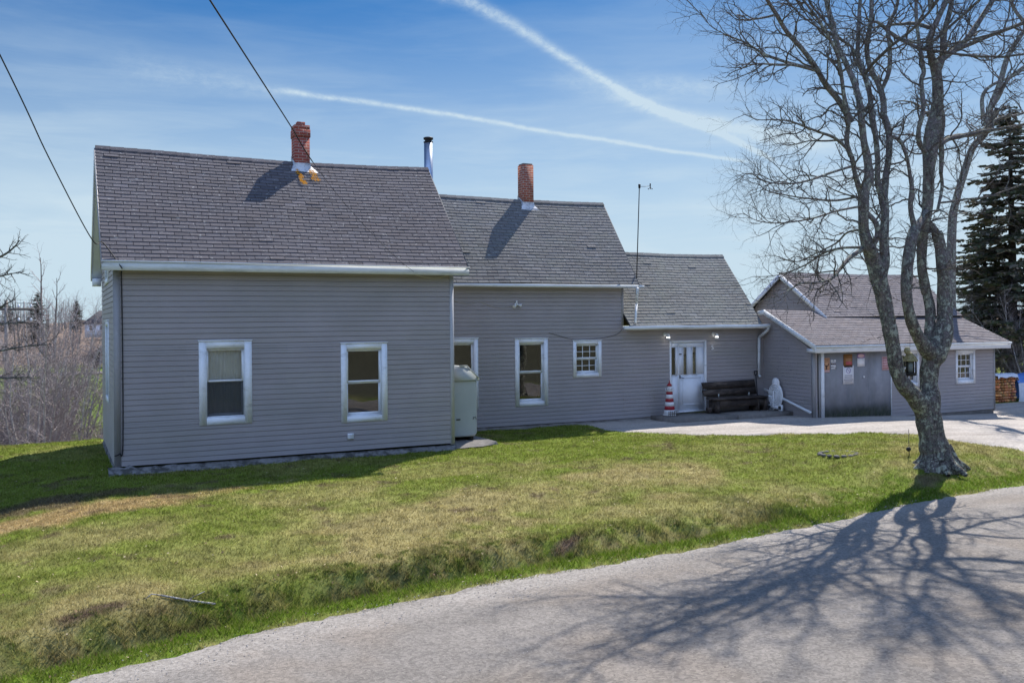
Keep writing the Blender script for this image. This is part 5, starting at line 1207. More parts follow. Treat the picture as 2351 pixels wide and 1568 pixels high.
# ------------------------------------------------------------------ trees
class Tree:
    def __init__(s, seed): s.R = random.Random(seed); s.segs = [[], [], [], []]
    def rv(s): 
        while True:
            v_ = Vector((s.R.uniform(-1, 1), s.R.uniform(-1, 1), s.R.uniform(-1, 1)))
            if .05 < v_.length < 1: return v_.normalized()
    def walk(s, p, d, L, n, r0, r1, wig, up):
        pts = [p.copy()]; rad = [r0]; d = d.normalized(); st = L/n
        for i in range(n):
            d = (d+s.rv()*wig+Vector((0, 0, up))).normalized(); p = p+d*st; pts.append(p.copy()); rad.append(r0+(r1-r0)*(i+1)/n)
        return pts, rad
    def along(s, pts, t):
        k = t*(len(pts)-1); i = min(int(k), len(pts)-2); f = k-i; return pts[i].lerp(pts[i+1], f), (pts[i+1]-pts[i]).normalized(), i+f
    def kids(s, pts, rad, lvl, cfg, t0=.15, out=None):
        """spawn children of level lvl along a branch"""
        if lvl >= len(cfg): return
        sp, Lr, n, rr, wig, up, ang = cfg[lvl]
        L = sum((a-b).length for a, b in zip(pts, pts[1:])); m = max(1, int(L*(1-t0)/sp)); az = s.R.uniform(0, 6.28)
        for i in range(m):
            t = t0+(1-t0)*(i+s.R.random())/m; p, d, k = s.along(pts, min(t, .999)); r = rad[min(int(k), len(rad)-1)]
            q = d.orthogonal().normalized(); q2 = d.cross(q); az += 2.4+s.R.uniform(-.5, .5); side = q*math.cos(az)+q2*math.sin(az)
            a = math.radians(s.R.uniform(*ang)); dd = d*math.cos(a)+side*math.sin(a)
            if out is not None: dd = (dd+out(p)*.35).normalized()
            LL = s.R.uniform(*Lr)*(1.15-.55*t); 
            if LL < .04: continue
            r0 = min(r*.7, rr); c, cr = s.walk(p, dd, LL, n, r0, r0*.32, wig, up)
            s.segs[min(lvl+1, 3)].append((c, cr)); s.kids(c, cr, lvl+1, cfg, .12, None)
    def mesh(s, lv, nside, name, m, parent, smooth=True):
        V = []; F = []; k = 0
        for l in lv:
            for pts, rad in s.segs[l]:
                n = nside; P_ = np.array([list(p) for p in pts]); T = np.gradient(P_, axis=0); T /= np.maximum(np.linalg.norm(T, axis=1), 1e-9)[:, None]
                ref = np.array([.31, .52, .79]); A = np.cross(T, ref); A /= np.maximum(np.linalg.norm(A, axis=1), 1e-6)[:, None]; B = np.cross(T, A)
                th = np.arange(n)*2*np.pi/n; ring = P_[:, None]+(A[:, None]*np.cos(th)[None, :, None]+B[:, None]*np.sin(th)[None, :, None])*np.array(rad)[:, None, None]
                V.append(ring.reshape(-1, 3)); q = len(pts); idx = k+np.arange(q*n).reshape(q, n); nx_ = np.roll(idx, -1, axis=1)
                F.append(np.stack([idx[:-1], nx_[:-1], nx_[1:], idx[1:]], -1).reshape(-1, 4)); k += q*n
        return npmesh(name, np.vstack(V), np.vstack(F), m, parent, None, smooth)
def smooth_path(P_, R_, sub=4):
    out = []; ro_ = []
    for i in range(len(P_)-1):
        p0 = P_[max(i-1, 0)]; p1 = P_[i]; p2 = P_[i+1]; p3 = P_[min(i+2, len(P_)-1)]
        for k in range(sub):
            t = k/sub; out.append(.5*((2*p1)+(-p0+p2)*t+(2*p0-5*p1+4*p2-p3)*t*t+(-p0+3*p1-3*p2+p3)*t**3)); ro_.append(R_[i]*(1-t)+R_[i+1]*t)
    out.append(P_[-1]); ro_.append(R_[-1]); return out, ro_
z6 = lambda x, y: ((2800+x/1.96)*K, (900+y/1.96)*K); z7 = lambda x, y: ((2600+x/1.568)*K, (y/1.568)*K); z8 = lambda x, y: ((3200+x/2.24)*K, (400+y/2.24)*K)
w6, w7, w8 = K/1.96, K/1.568, K/2.24
TD = 18.7
# big bare tree: traced stems (view, points (x, y, width, depth offset))
STEMS = [
 (6, [(1395, 1640, 250, 0), (1385, 1560, 215, 0), (1365, 1460, 190, 0), (1335, 1300, 180, 0), (1328, 1200, 170, 0), (1325, 1110, 100, 0)]),
 (6, [(1345, 1330, 150, 0), (1290, 1220, 150, -.05), (1225, 1140, 125, -.15), (1150, 1060, 112, -.25), (1105, 960, 105, -.3), (1078, 800, 104, -.35), (1045, 620, 104, -.4), (1010, 450, 112, -.4), (985, 300, 104, -.45), (940, 150, 98, -.45), (895, 40, 92, -.5), (868, -40, 78, -.5)]),
 (6, [(1345, 1330, 160, 0), (1345, 1180, 150, .05), (1338, 1050, 125, .1), (1345, 940, 130, .1), (1375, 850, 165, .1), (1425, 740, 160, .15), (1455, 600, 118, .2), (1452, 400, 98, .25), (1440, 220, 84, .25), (1425, 60, 84, .3), (1410, -60, 76, .3)]),
 (6, [(1385, 860, 130, 0), (1320, 800, 110, -.1), (1245, 680, 88, -.2), (1195, 540, 78, -.3), (1172, 360, 76, -.35), (1180, 200, 82, -.4), (1212, 0, 84, -.4), (1235, -80, 78, -.4)]),
 (6, [(1375, 850, 110, .1), (1345, 720, 82, .2), (1350, 520, 74, .3), (1318, 360, 68, .35), (1287, 200, 66, .4), (1290, 30, 70, .45), (1300, -80, 70, .45)]),
 # upper stems, left group
 (8, [(240, 1568, 135, -.5), (170, 1350, 105, -.5), (95, 1090, 84, -.55), (85, 900, 88, -.6), (90, 720, 92, -.6), (130, 600, 82, -.6), (118, 440, 66, -.6), (88, 290, 56, -.65), (70, 120, 52, -.7), (30, 0, 46, -.7)]),
 (7, [(930, 720, 40, -.75), (860, 600, 36, -.8), (780, 500, 34, -.9), (720, 400, 31, -1.0), (640, 290, 28, -1.1), (550, 190, 26, -1.2), (490, 90, 24, -1.3), (440, 10, 21, -1.4), (385, -90, 18, -1.5)]),
 (7, [(980, 740, 40, -.6), (985, 640, 37, -.6), (950, 500, 34, -.55), (900, 380, 31, -.5), (850, 270, 29, -.4), (820, 150, 29, -.35), (790, 40, 27, -.3), (772, -60, 25, -.3)]),
 (8, [(85, 800, 60, -.6), (40, 660, 46, -.65), (8, 540, 38, -.7), (-10, 420, 34, -.75)]),
 (7, [(905, 925, 30, -.75), (902, 830, 28, -.8), (912, 700, 27, -.85), (885, 560, 24, -.9), (868, 430, 21, -.95), (845, 320, 19, -1), (790, 210, 17, -1.1), (730, 110, 15, -1.15), (660, 20, 13, -1.2)]),
 (8, [(245, 1440, 100, -.5), (262, 1290, 82, -.45), (256, 1080, 78, -.4), (268, 920, 68, -.35), (250, 770, 76, -.3), (205, 640, 46, -.3), (204, 450, 44, -.3), (182, 210, 44, -.25), (150, 40, 40, -.2)]),
 (8, [(262, 800, 60, -.3), (272, 600, 58, -.2), (298, 410, 50, -.1), (298, 220, 56, 0), (265, 50, 50, .1)]),
 (8, [(150, 1190, 50, -.5), (200, 1090, 48, -.5), (190, 980, 44, -.5), (165, 880, 44, -.5)]),
 (7, [(1100, 700, 38, -.1), (1118, 600, 36, 0), (1090, 500, 32, .1), (1040, 400, 30, .2), (1020, 280, 28, .25), (1045, 120, 26, .3), (1048, -20, 24, .35)]),
 (7, [(1060, 780, 30, -.2), (1048, 700, 30, -.15), (1038, 560, 30, -.1), (1005, 440, 27, -.05), (968, 330, 25, 0), (972, 200, 23, .1), (978, 40, 21, .2), (990, -60, 19, .2)]),
 (7, [(1112, 530, 24, .05), (1148, 430, 25, .1), (1156, 300, 24, .15), (1146, 160, 23, .2), (1190, 60, 19, .3), (1212, -40, 16, .3)]),
 (7, [(990, 440, 15, -.3), (940, 290, 14, -.2), (870, 240, 13, -.1)]),
 # centre group
 (8, [(440, 1568, 86, -.4), (455, 1400, 86, -.38), (470, 1200, 80, -.3), (510, 1050, 72, -.2), (585, 940, 60, 0), (620, 860, 50, .1)]),
 (8, [(600, 1568, 82, .45), (580, 1380, 76, .4), (578, 1200, 74, .35), (592, 1020, 84, .25), (622, 860, 88, .2), (632, 620, 88, .2), (640, 450, 108, .2), (658, 270, 138, .25), (690, 90, 110, .3), (700, -20, 100, .3)]),
 (8, [(765, 1568, 100, .3), (755, 1400, 90, .3), (740, 1220, 76, .3), (695, 1060, 62, .25), (640, 960, 60, .2)]),
 (8, [(500, 980, 50, -.1), (480, 850, 40, -.15), (492, 700, 42, -.2), (478, 590, 32, -.25), (448, 420, 26, -.3), (400, 300, 32, -.3), (330, 250, 24, -.3)]),
 (8, [(600, 400, 50, .1), (560, 320, 44, .05), (548, 200, 38, 0), (582, 60, 38, 0), (590, -60, 34, 0)]),
 (8, [(735, 560, 34, .4), (742, 400, 40, .4), (735, 260, 48, .4), (745, 100, 56, .4), (740, -20, 50, .4)]),
 (8, [(735, 560, 30, .4), (745, 680, 26, .45), (705, 880, 24, .35)]),
 (7, [(1440, 620, 62, .3), (1436, 500, 62, .3), (1425, 410, 58, .3), (1395, 320, 38, .25), (1388, 230, 34, .2), (1430, 130, 32, .2), (1478, 30, 28, .2), (1520, -60, 26, .2)]),
 (7, [(1445, 430, 44, .35), (1465, 330, 40, .4), (1474, 200, 34, .45), (1510, 60, 28, .5), (1525, -40, 24, .5)]),
 (7, [(1353, 605, 26, .05), (1340, 480, 26, .1), (1355, 420, 26, .1), (1335, 300, 22, .1), (1312, 120, 20, .1), (1310, -40, 18, .1)]),
 (7, [(1475, 355, 34, .4), (1530, 300, 34, .5), (1610, 230, 34, .6), (1665, 150, 32, .7), (1725, 60, 30, .8), (1790, -40, 26, .9)]),
 (7, [(1395, 60, 26, .2), (1385, -40, 24, .2)]),
 (8, [(760, 310, 40, .4), (800, 272, 38, .5), (870, 246, 34, .7), (1000, 240, 32, 1.0), (1085, 200, 28, 1.2), (1200, 110, 24, 1.5), (1380, 70, 22, 1.8), (1500, 30, 18, 2.0)]),
 # side limbs toward the left
 (7, [(705, 430, 20, -1.05), (600, 385, 18, -1.3), (500, 383, 14, -1.5), (400, 377, 10, -1.7), (320, 382, 7, -1.8), (240, 385, 4, -1.9)]),
 (7, [(690, 400, 20, -1.05), (540, 365, 18, -1.0), (420, 322, 15, -.9), (350, 280, 13, -.8), (290, 245, 11, -.7), (200, 210, 7, -.6), (120, 170, 4, -.5)]),
 (7, [(470, 100, 14, -1.3), (380, 112, 11, -1.5), (290, 118, 8, -1.7), (250, 98, 5, -1.8)]),
 (7, [(892, 880, 20, -.8), (830, 812, 18, -.9), (740, 778, 15, -1.1), (640, 740, 12, -1.3), (560, 712, 10, -1.5), (470, 705, 8, -1.7), (380, 705, 5, -1.8), (290, 670, 3, -1.9)]),
 (7, [(905, 985, 16, -.8), (800, 1020, 14, -1.1), (680, 1062, 12, -1.5), (560, 1082, 9, -1.9), (430, 1070, 7, -2.2), (330, 1020, 5, -2.5), (260, 1060, 3, -2.6)]),
 (7, [(965, 1160, 14, -.6), (840, 1180, 12, -.3), (720, 1172, 10, 0), (580, 1155, 8, .2), (430, 1120, 6, .4), (380, 1070, 3, .5)]),
 (7, [(965, 1215, 14, -.7), (850, 1240, 12, -1.0), (700, 1285, 10, -1.4), (520, 1312, 8, -1.8), (380, 1300, 5, -2.1), (290, 1250, 3, -2.2)]),
 (7, [(970, 1345, 14, -.5), (905, 1368, 12, -.3), (840, 1430, 10, -.1), (720, 1490, 8, .1), (600, 1540, 6, .2), (470, 1500, 4, .3)]),
 (6, [(850, 55, 34, -.5), (760, 130, 30, -.7), (690, 210, 26, -.9), (630, 280, 20, -1.1), (540, 310, 14, -1.3), (400, 320, 10, -1.5), (250, 400, 7, -1.7), (60, 470, 5, -1.9)]),
 (6, [(840, 40, 22, -.5), (700, 60, 18, -.2), (560, 100, 14, 0), (420, 190, 10, .2), (220, 260, 7, .4), (40, 270, 4, .5)]),
 (7, [(890, 820, 14, -.8), (780, 830, 11, -.5), (680, 830, 8, -.3), (600, 850, 6, -.2), (500, 855, 3, -.1)]),
 (7, [(1090, 130, 16, .3), (1180, 210, 22, .3), (1270, 260, 20, .2), (1330, 290, 18, .1)]),
 (7, [(1130, 150, 20, .3), (1060, 130, 14, .2), (960, 190, 10, 0), (880, 240, 8, -.2)]),
]
def big_tree():
    base = at(2155, 1070, TD); T = Tree(5)
    root = thing('bare_tree', (base.x, base.y, hz(base.x, base.y)), 'large bare many stemmed tree with lichened bark holding a bird feeder', 'tree')
    ends = []
    cfg = [(.26, (.5, 1.30), 8, .020, .42, .05, (35, 80)), (.135, (.25, .75), 6, .009, .45, .04, (30, 75)), (.085, (.10, .32), 3, .0046, .40, .03, (25, 65))]
    cfgL = [(.135, (.45, 1.25), 8, .016, .40, .05, (30, 70)), (.12, (.25, .65), 6, .008, .45, .04, (30, 75)), (.08, (.10, .30), 3, .0046, .40, .03, (25, 65))]
    center = at(2080, 250, TD)
    outf = lambda p: Vector((p.x-center.x, p.y-center.y, (p.z-center.z)*.3)).normalized()
    RAW = []
    for vw, st in STEMS:
        zf = {6: z6, 7: z7, 8: z8}[vw]; wf = {6: w6, 7: w7, 8: w8}[vw]; RAW.append([[*zf(x, y), TD+do*1.6, w_*wf] for x, y, w_, do in st])
    def samples(k):
        q = np.array(RAW[k]); t = np.linspace(0, len(q)-1, len(q)*6); return np.stack([np.interp(t, np.arange(len(q)), q[:, c]) for c in range(4)], 1)
    for si in range(1, len(RAW)):      # join every stem to the one it leaves
        for e_i in (0, -1):
            px, py = RAW[si][e_i][:2]
            if e_i == -1 and (py < 5 or RAW[si][-1][3] < 12): continue
            best = None
            for sj in range(len(RAW)):
                if sj == si or (e_i == 0 and sj > si and si < 17): continue
                q = samples(sj); d2 = np.hypot(q[:, 0]-px, q[:, 1]-py); m_ = int(d2.argmin())
                sc_ = d2[m_]-q[m_, 3]*.4
                if best is None or sc_ < best[0]: best = (sc_, q[m_], d2[m_])
            if best and best[0] < 16:
                dd = best[1][2]-RAW[si][e_i][2]; n_ = len(RAW[si]); rng_ = range(n_) if e_i == 0 else range(n_-1, -1, -1)
                for c_, k_ in enumerate(rng_): RAW[si][k_][2] += dd*max(0, 1-c_/3.0)
                RAW[si][e_i][0] = best[1][0]*.75+px*.25; RAW[si][e_i][1] = best[1][1]*.75+py*.25
    for si, st in enumerate(RAW):
        P_ = [at(a_[0], a_[1], a_[2]) for a_ in st]; R_ = [a_[3]*a_[2]/FPX/2 for a_ in st]
        pts, rad = smooth_path(P_, R_, 5)
        if si == 0:        # root flare
            pts.insert(0, pts[0]-Vector((0, 0, .45))); rad.insert(0, rad[0]*1.25)
            for i, p in enumerate(pts[:7]): rad[i] *= 1+.22*(1-i/7)**2
        lumps = [r_*(1+.035*math.sin(i*.9+si)+.03*T.R.uniform(-1, 1)) for i, r_ in enumerate(rad)]
        T.segs[0].append((pts, lumps))
        if si >= 5: T.kids(pts, rad, 0, cfgL if si >= 30 else cfg, .22 if si >= 30 else .05, outf)
        elif si in (1, 3, 4): T.kids(pts, rad, 1, cfg, .5, outf)
        if P_[-1].z > 8.2: ends.append((pts[-1], (pts[-1]-pts[-4]).normalized(), rad[-1]))
    for p, d, r in ends:      # the crown above the frame
        for k in range(2):
            dd = (d+T.rv()*.30+outf(p)*.30+Vector((0, 0, .25))).normalized(); c, cr = T.walk(p, dd, T.R.uniform(2.0, 3.9)*(.28 if (p-base).dot(Vector((CT, -ST, 0))) < -2.0 else 1), 10, r*(.95-.25*k), .012, .16, .06)
            T.segs[1].append((c, cr)); T.kids(c, cr, 0, cfg, .1, outf)
    # wide limbs to the right and toward the road, above and beside the frame
    for (px, py, do, dv, L, r) in ((2230, 120, .5, (1, -.4, .35), 4.6, .06), (2250, 330, .3, (1, -.8, .25), 4.2, .05), (2240, 250, .3, (.7, .9, .3), 4.0, .05), (2010, 150, -.5, (-.3, -1, .45), 3.6, .05), (2150, 100, -.2, (.2, -1, .5), 4.0, .05), (2100, 60, .6, (.1, 1, .4), 3.5, .05), (2240, 480, .3, (1, -.5, .15), 3.6, .04)):
        tgt = at(px, py, TD+do); allp = [(p_, r_) for a_, b_ in T.segs[0] for p_, r_ in zip(a_, b_)]; p0_, r0_ = min(allp, key=lambda k: (k[0]-tgt).length); c, cr = T.walk(p0_, Vector(dv), L, 12, min(r, r0_*.8), .010, .15, .02); T.segs[1].append((c, cr)); T.kids(c, cr, 0, cfg, .15, outf)
    # roots
    rt = []
    for k in range(11):
        a = k*.571+T.R.uniform(-.2, .2); d = Vector((math.cos(a), math.sin(a), 0)); g = root.location
        lr = T.R.uniform(.25, .7); d2 = (d+Vector((-d.y, d.x, 0))*T.R.uniform(-.5, .5)).normalized(); pts = [g+d*.20+Vector((0, 0, .40)), g+d*.27+Vector((0, 0, .17)), g+d*.31+d2*.08*lr+Vector((0, 0, .04)), g+d*.33+d2*.26*lr+Vector((0, 0, -.03)), g+d*.35+d2*.45*lr+Vector((0, 0, -.12))]
        sp_, sr = smooth_path(pts, [.04, .08, .085, .065, .04], 3); T.segs[0].append((sp_, sr))
    T.mesh([0], 14, 'trunk', M['bark'], root); T.mesh([1], 7, 'limb', M['twigbark'], root); T.mesh([2], 4, 'branch', M['twig'], root); T.mesh([3], 3, 'twig', M['twig'], root)
    print('tree segs', [len(s_) for s_ in T.segs])
    return root
M['twigbark'] = bark('limb_bark', (.10, .085, .080), (.25, .215, .20), (.36, .38, .30), .6, 1.6)
big_tree()
# bird feeder hanging in the fork
fc = at(2089, 838, TD-.35); fd = thing('bird_feeder', (fc.x, fc.y, fc.z-.30), 'mossy roofed bird feeder hanging in the tree fork', 'bird feeder')
def hexring(r, z): return [(fc.x+math.cos((k+.3)*math.pi/3)*r, fc.y+math.sin((k+.3)*math.pi/3)*r, fc.z+z) for k in range(6)]
def hexs(prof, name, m):
    mb = MB(); rg = [[mb.vert(p) for p in hexring(r, z)] for r, z in prof]
    for a, b in zip(rg, rg[1:]):
        for k in range(6): mb.f.append([a[k], a[(k+1) % 6], b[(k+1) % 6], b[k]])
    mb.f.append(rg[0][::-1]); mb.f.append(rg[-1]); return mb.build(name, M[m], fd)
hexs([(.145, .075), (.15, .095), (.115, .145), (.12, .15), (.07, .20), (.075, .205), (.02, .25)], 'roof', 'mossroof')
hexs([(.09, -.145), (.125, -.15), (.12, -.205), (.06, -.215)], 'tray', 'darkwood'); hexs([(.06, -.14), (.06, .07)], 'seed_tube', 'feedglass')
for k in range(6):
    a = (k+.3)*math.pi/3; x_, y_ = fc.x+math.cos(a)*.108, fc.y+math.sin(a)*.108; mb = MB(); mb.box((x_-.01, y_-.01, fc.z-.15), (x_+.01, y_+.01, fc.z+.09)); mb.build('post', M['darkwood'], fd)
mb = MB(); mb.lathe((fc.x-.07, fc.y, fc.z+.24), [(.02, -.03), (.055, .0), (.06, .06), (.045, .10), (.02, .11)], 10); mb.build('moss_tuft', M['mossroof'], fd, smooth=True)
mb = MB(); mb.tube([(fc.x, fc.y, fc.z+.24), (fc.x+.02, fc.y, fc.z+.9)], .003, 5); mb.build('hanger', M['black'], fd)
# garden stake left of the trunk
g0_ = onZ(2089, 1062, -.12); sk = thing('garden_stake', (g0_.x, g0_.y, g0_.z), 'thin metal garden stake with a dark ball by the trunk', 'stake')
ht = at(2085, 985, (g0_-Vector((0, 0, CAMZ))).dot(Vector((ST, CT, 0)))); mb = MB(); mb.tube([g0_-Vector((0, 0, .05)), g0_+Vector((-.02, 0, .28)), Vector((g0_.x-.03, g0_.y, ht.z))], .006, 5); mb.tube([g0_+Vector((-.02, 0, .4)), g0_+Vector((-.05, 0, .46))], .005, 5); mb.build('rod', M['wood'], sk)
mb = MB(); mb.lathe(g0_+Vector((-.035, 0, .28)), [(.005, -.05), (.04, -.03), (.05, 0), (.04, .03), (.005, .05)], 12); mb.build('ball', M['black'], sk)

# generic bare trees
def bare_tree_meshes(seed, H, spread, stems, mats, trunk_r, levels, cfg, name='bare_tree', lean=.12):
    T = Tree(seed)
    for k in range(stems):
        a = T.R.uniform(0, 6.28); d = Vector((math.cos(a)*spread, math.sin(a)*spread, 1)).normalized(); r0 = trunk_r*T.R.uniform(.7, 1)
        c, cr = T.walk(Vector((math.cos(a)*.1*stems*.3, math.sin(a)*.1*stems*.3, -.3)), d, H*T.R.uniform(.75, 1.0), 14, r0, r0*.12, lean, .06)
        T.segs[0].append((c, cr)); T.kids(c, cr, 0, cfg, .22)
    return T
def place_tree(T, loc, label, cat, mats, group=None, name='bare_tree', lv3=True):
    r = thing(name, loc, label, cat, group); off = Vector(loc)
    for s_ in T.segs:
        for i, (p, q) in enumerate(s_): s_[i] = ([v_+off for v_ in p], q)
    T.mesh([0], 8, 'trunk', mats[0], r); T.mesh([1, 2, 3], 3, 'crown', mats[1], r, False); return r
def copy_tree(o, loc, rz, sc, label, group):
    c = o.copy(); S.collection.objects.link(c); c.location = loc; c.rotation_euler = (0, 0, rz); c.scale = (sc,)*3 if not hasattr(sc, '__len__') else sc; c['label'] = label; c['group'] = group
    for ch in list(o.children): d = ch.copy(); S.collection.objects.link(d); d.parent = c
    return c
# tree behind the garage (seen right of the big one)
T = Tree(31); P_ = []; R_ = []
for x, y, w_, d in ((820, 1600, 80, 33), (830, 1000, 72, 33), (860, 800, 60, 33), (930, 560, 60, 33), (1000, 350, 56, 33), (1080, 260, 56, 33), (1150, 150, 56, 32.6), (1210, 20, 44, 32.2)):
    px, py = z8(x, y); P_.append(at(px, py, d)); R_.append(w_*w8*d/FPX/2)
for (pp) in ([(1720, 740, 40), (1745, 640, 36), (1800, 500, 32), (1850, 330, 30), (1920, 220, 26), (1950, 150, 22), (1890, 60, 18), (1860, -20, 14)], [(1705, 700, 26), (1700, 570, 22), (1760, 500, 18), (1900, 440, 14), (1960, 380, 12)], [(1745, 640, 26), (1790, 580, 24), (1850, 470, 20), (1960, 380, 16), (2050, 300, 12)]):
    q = []; qr = []
    for x, y, w_ in pp: px, py = z7(x, y); q.append(at(px, py, 32.4)); qr.append(w_*w7*32.4/FPX/2)
    a_, b__ = smooth_path(q, qr, 4); T.segs[0].append((a_, b__))
b0_ = P_[0]; P_.insert(0, Vector((b0_.x, b0_.y, -.4))); R_.insert(0, R_[0]*1.2); a_, b__ = smooth_path(P_, R_, 4); T.segs[0].append((a_, b__))
cfgF = [(.27, (.9, 2.4), 7, .025, .30, .03, (35, 80)), (.22, (.35, .9), 4, .011, .32, .02, (30, 70)), (.16, (.15, .4), 3, .006, .3, .01, (25, 60))]
for s_ in list(T.segs[0]): T.kids(s_[0], s_[1], 0, cfgF, .30)
rt_ = thing('bare_tree', (P_[0].x, P_[0].y, -.3), 'leaning bare tree behind the garage in front of the dark spruce', 'tree'); T.mesh([0], 10, 'trunk', M['bark'], rt_); T.mesh([1, 2, 3], 3, 'crown', M['twig'], rt_, False)

# spruces
def needle_mat():
    m = bpy.data.materials.new('spruce_needles'); m.use_nodes = True; nt = m.node_tree; nt.nodes.clear(); n = N(nt)
    at_ = n('ShaderNodeAttribute', attribute_name='col').outputs['Color']; b = n('ShaderNodeBsdfPrincipled', i_Roughness=.85); nt.links.new(at_, b.inputs['Base Color']); b.inputs['Specular IOR Level'].default_value = .15
    o = n('ShaderNodeOutputMaterial'); nt.links.new(b.outputs[0], o.inputs[0]); return m
M['needle'] = needle_mat()
def spruce(seed, H, Rb, dens=1.0, z0=.8):
    R = random.Random(seed); T = Tree(seed); T.segs[0].append(([Vector((0, 0, -.3)), Vector((.05, 0, H*.5)), Vector((0, .05, H))], [H*.020, H*.013, .02])); V = []; F = []; C = []; k = 0; z = z0
    while z < H-.2:
        nb = R.randint(5, 7)
        for b in range(nb):
            a = R.uniform(0, 6.28); L = Rb*(1-z/H)**.8*R.uniform(.6, 1.12)+.15
            d = Vector((math.cos(a), math.sin(a), -.12)); c, cr = T.walk(Vector((0, 0, z+R.uniform(-.12, .12))), d, L, 6, .025+.008*L, .006, .12, .015); T.segs[1].append((c, cr))
            for t in range(int(L*16*dens)):
                f = R.uniform(.15, 1); p, dd, _k = T.along(c, min(f, .99)); side = Vector((-dd.y, dd.x, 0)).normalized()*R.choice((-1, 1)); tl = (.22+.35*(1-f)+.1*R.random())*min(1, L)
                e_ = p+(side*.8+dd*.6+Vector((0, 0, R.uniform(-.35, .1)))).normalized()*tl
                g = R.uniform(.6, 1.4); col = (.072*g, .086*g, .046*g) if R.random() < .52 else (.17*g, .15*g, .115*g)
                for q in range(3):
                    u0 = p.lerp(e_, q/3); u1 = p.lerp(e_, (q+1.15)/3); wv = T.rv()*(.045+.02*R.random()); V += [u0-wv, u0+wv, u1+wv*.6, u1-wv*.6]; F.append((k, k+1, k+2, k+3)); C += [col]*4; k += 4
        z += R.uniform(.22, .36)*(1.1-.3*z/H)
    return T, np.array([list(v_) for v_ in V]), np.array(F), np.array(C)
def place_spruce(data, loc, label, group=None):
    T, V, F, C = data; r = thing('spruce_tree', loc, label, 'tree', group); off = Vector(loc)
    for s_ in T.segs:
        for i, (p, q) in enumerate(s_): s_[i] = ([v_+off for v_ in p], q)
    T.mesh([0], 8, 'trunk', M['sprucebark'], r); T.mesh([1], 4, 'bough', M['sprucebark'], r); npmesh('crown', V+np.array(loc), F, M['needle'], r, C); return r
sp1 = at(2325, 900, 37.5); s1 = place_spruce(spruce(3, 11.8, 4.0, 1.45, 2.0), (sp1.x, sp1.y, -.4), 'tall dark spruce beyond the garage at the right edge', 'spruces behind the garage')
sp2 = at(2460, 900, 38.5); s2 = copy_tree(s1, (sp2.x, sp2.y, -.4), 2.0, .92, 'spruce standing mostly beyond the right edge nearest the tarp', 'spruces behind the garage')
sp3 = at(2262, 900, 41.0); s3 = copy_tree(s1, (sp3.x, sp3.y, -.5), 4.1, .70, 'shorter dark spruce behind the leaning bare tree', 'spruces behind the garage')
# hedge-like shrubs right of garage
cfgS = [(.17, (.6, 1.5), 7, .014, .30, .02, (25, 65)), (.11, (.25, .7), 4, .007, .3, .02, (20, 60)), (.12, (.12, .3), 2, .004, .3, 0, (20, 60))]
shr = []
for sd, H, stn in ((41, 6.4, 10), (42, 5.6, 11)):
    T = bare_tree_meshes(sd, H, .50, stn, None, .055, 3, cfgS, lean=.10); shr.append(T)
gx = lambda px, d: at(px, 900, d)
p = gx(120, 28.0); sA = place_tree(shr[0], (p.x, p.y, hz(p.x, p.y)), 'pale stemmed bare shrub nearest the lawn edge at left', 'shrub', (M['palebark'], M['brushtwig']), 'bare shrubs in the hollow', 'bare_shrub')
p = gx(40, 31.0); sB = place_tree(shr[1], (p.x, p.y, hz(p.x, p.y)), 'bare bushy shrub close to the left edge of the photo', 'shrub', (M['palebark'], M['brushtwig']), 'bare shrubs in the hollow', 'bare_shrub')
labs = ['bare grey shrub just left of the house corner', 'tall bare shrub behind the pale stemmed one', 'low bare shrub in front of the distant field', 'bare shrub beside the utility pole', 'tangled bare shrub deep in the hollow', 'slender bare shrub behind the house corner', 'bare shrub leaning over the lawn edge', 'far bare shrub above the gully', 'twiggy shrub at the back of the thicket']
for i, (px, d, sc, src_) in enumerate(((150, 33, 1.08, sB), (10, 34, 1.1, sA), (85, 36, 1.15, sA), (60, 28.5, .8, sA), (125, 40, 1.1, sB))):
    p = gx(px, d); copy_tree(src_, (p.x, p.y, hz(p.x, p.y)), i*1.3+.5, sc, labs[i], 'bare shrubs in the hollow')
# undergrowth as one mass
def brush():
    T = Tree(77)
    for i in range(1900):
        px = T.R.uniform(-60, 290); d = T.R.uniform(26.3, 41); hs = .45 if px > 185 else 1.0; p = at(px, 900, d); p.z = hz(p.x, p.y)-.05
        c, cr = T.walk(p, Vector((T.R.uniform(-.5, .5), T.R.uniform(-.5, .5), 1)), T.R.uniform(.8, 2.0)*hs, 5, .012, .003, .22, .0); T.segs[1].append((c, cr)); T.kids(c, cr, 1, [None, (.28, (.2, .6), 3, .005, .3, .0, (25, 60))], .2)
    o = T.mesh([1, 2, 3], 3, 'undergrowth', M['brushtwig'], None, False); tag(o, 'tangled reddish undergrowth filling the hollow', 'undergrowth', kind='stuff')
brush()
# right edge: shrubs past the pile
for i, (px, d, sc) in enumerate(((2325, 37, .75), (2385, 36, .8), (2290, 40, .8))):
    p = gx(px, d); copy_tree(sA, (p.x, p.y, -.4), 2+i, sc, ['bare shrub behind the firewood stack', 'bare shrub behind the tarped pile', 'bare shrub behind the garage corner'][i], 'bare shrubs behind the garage')
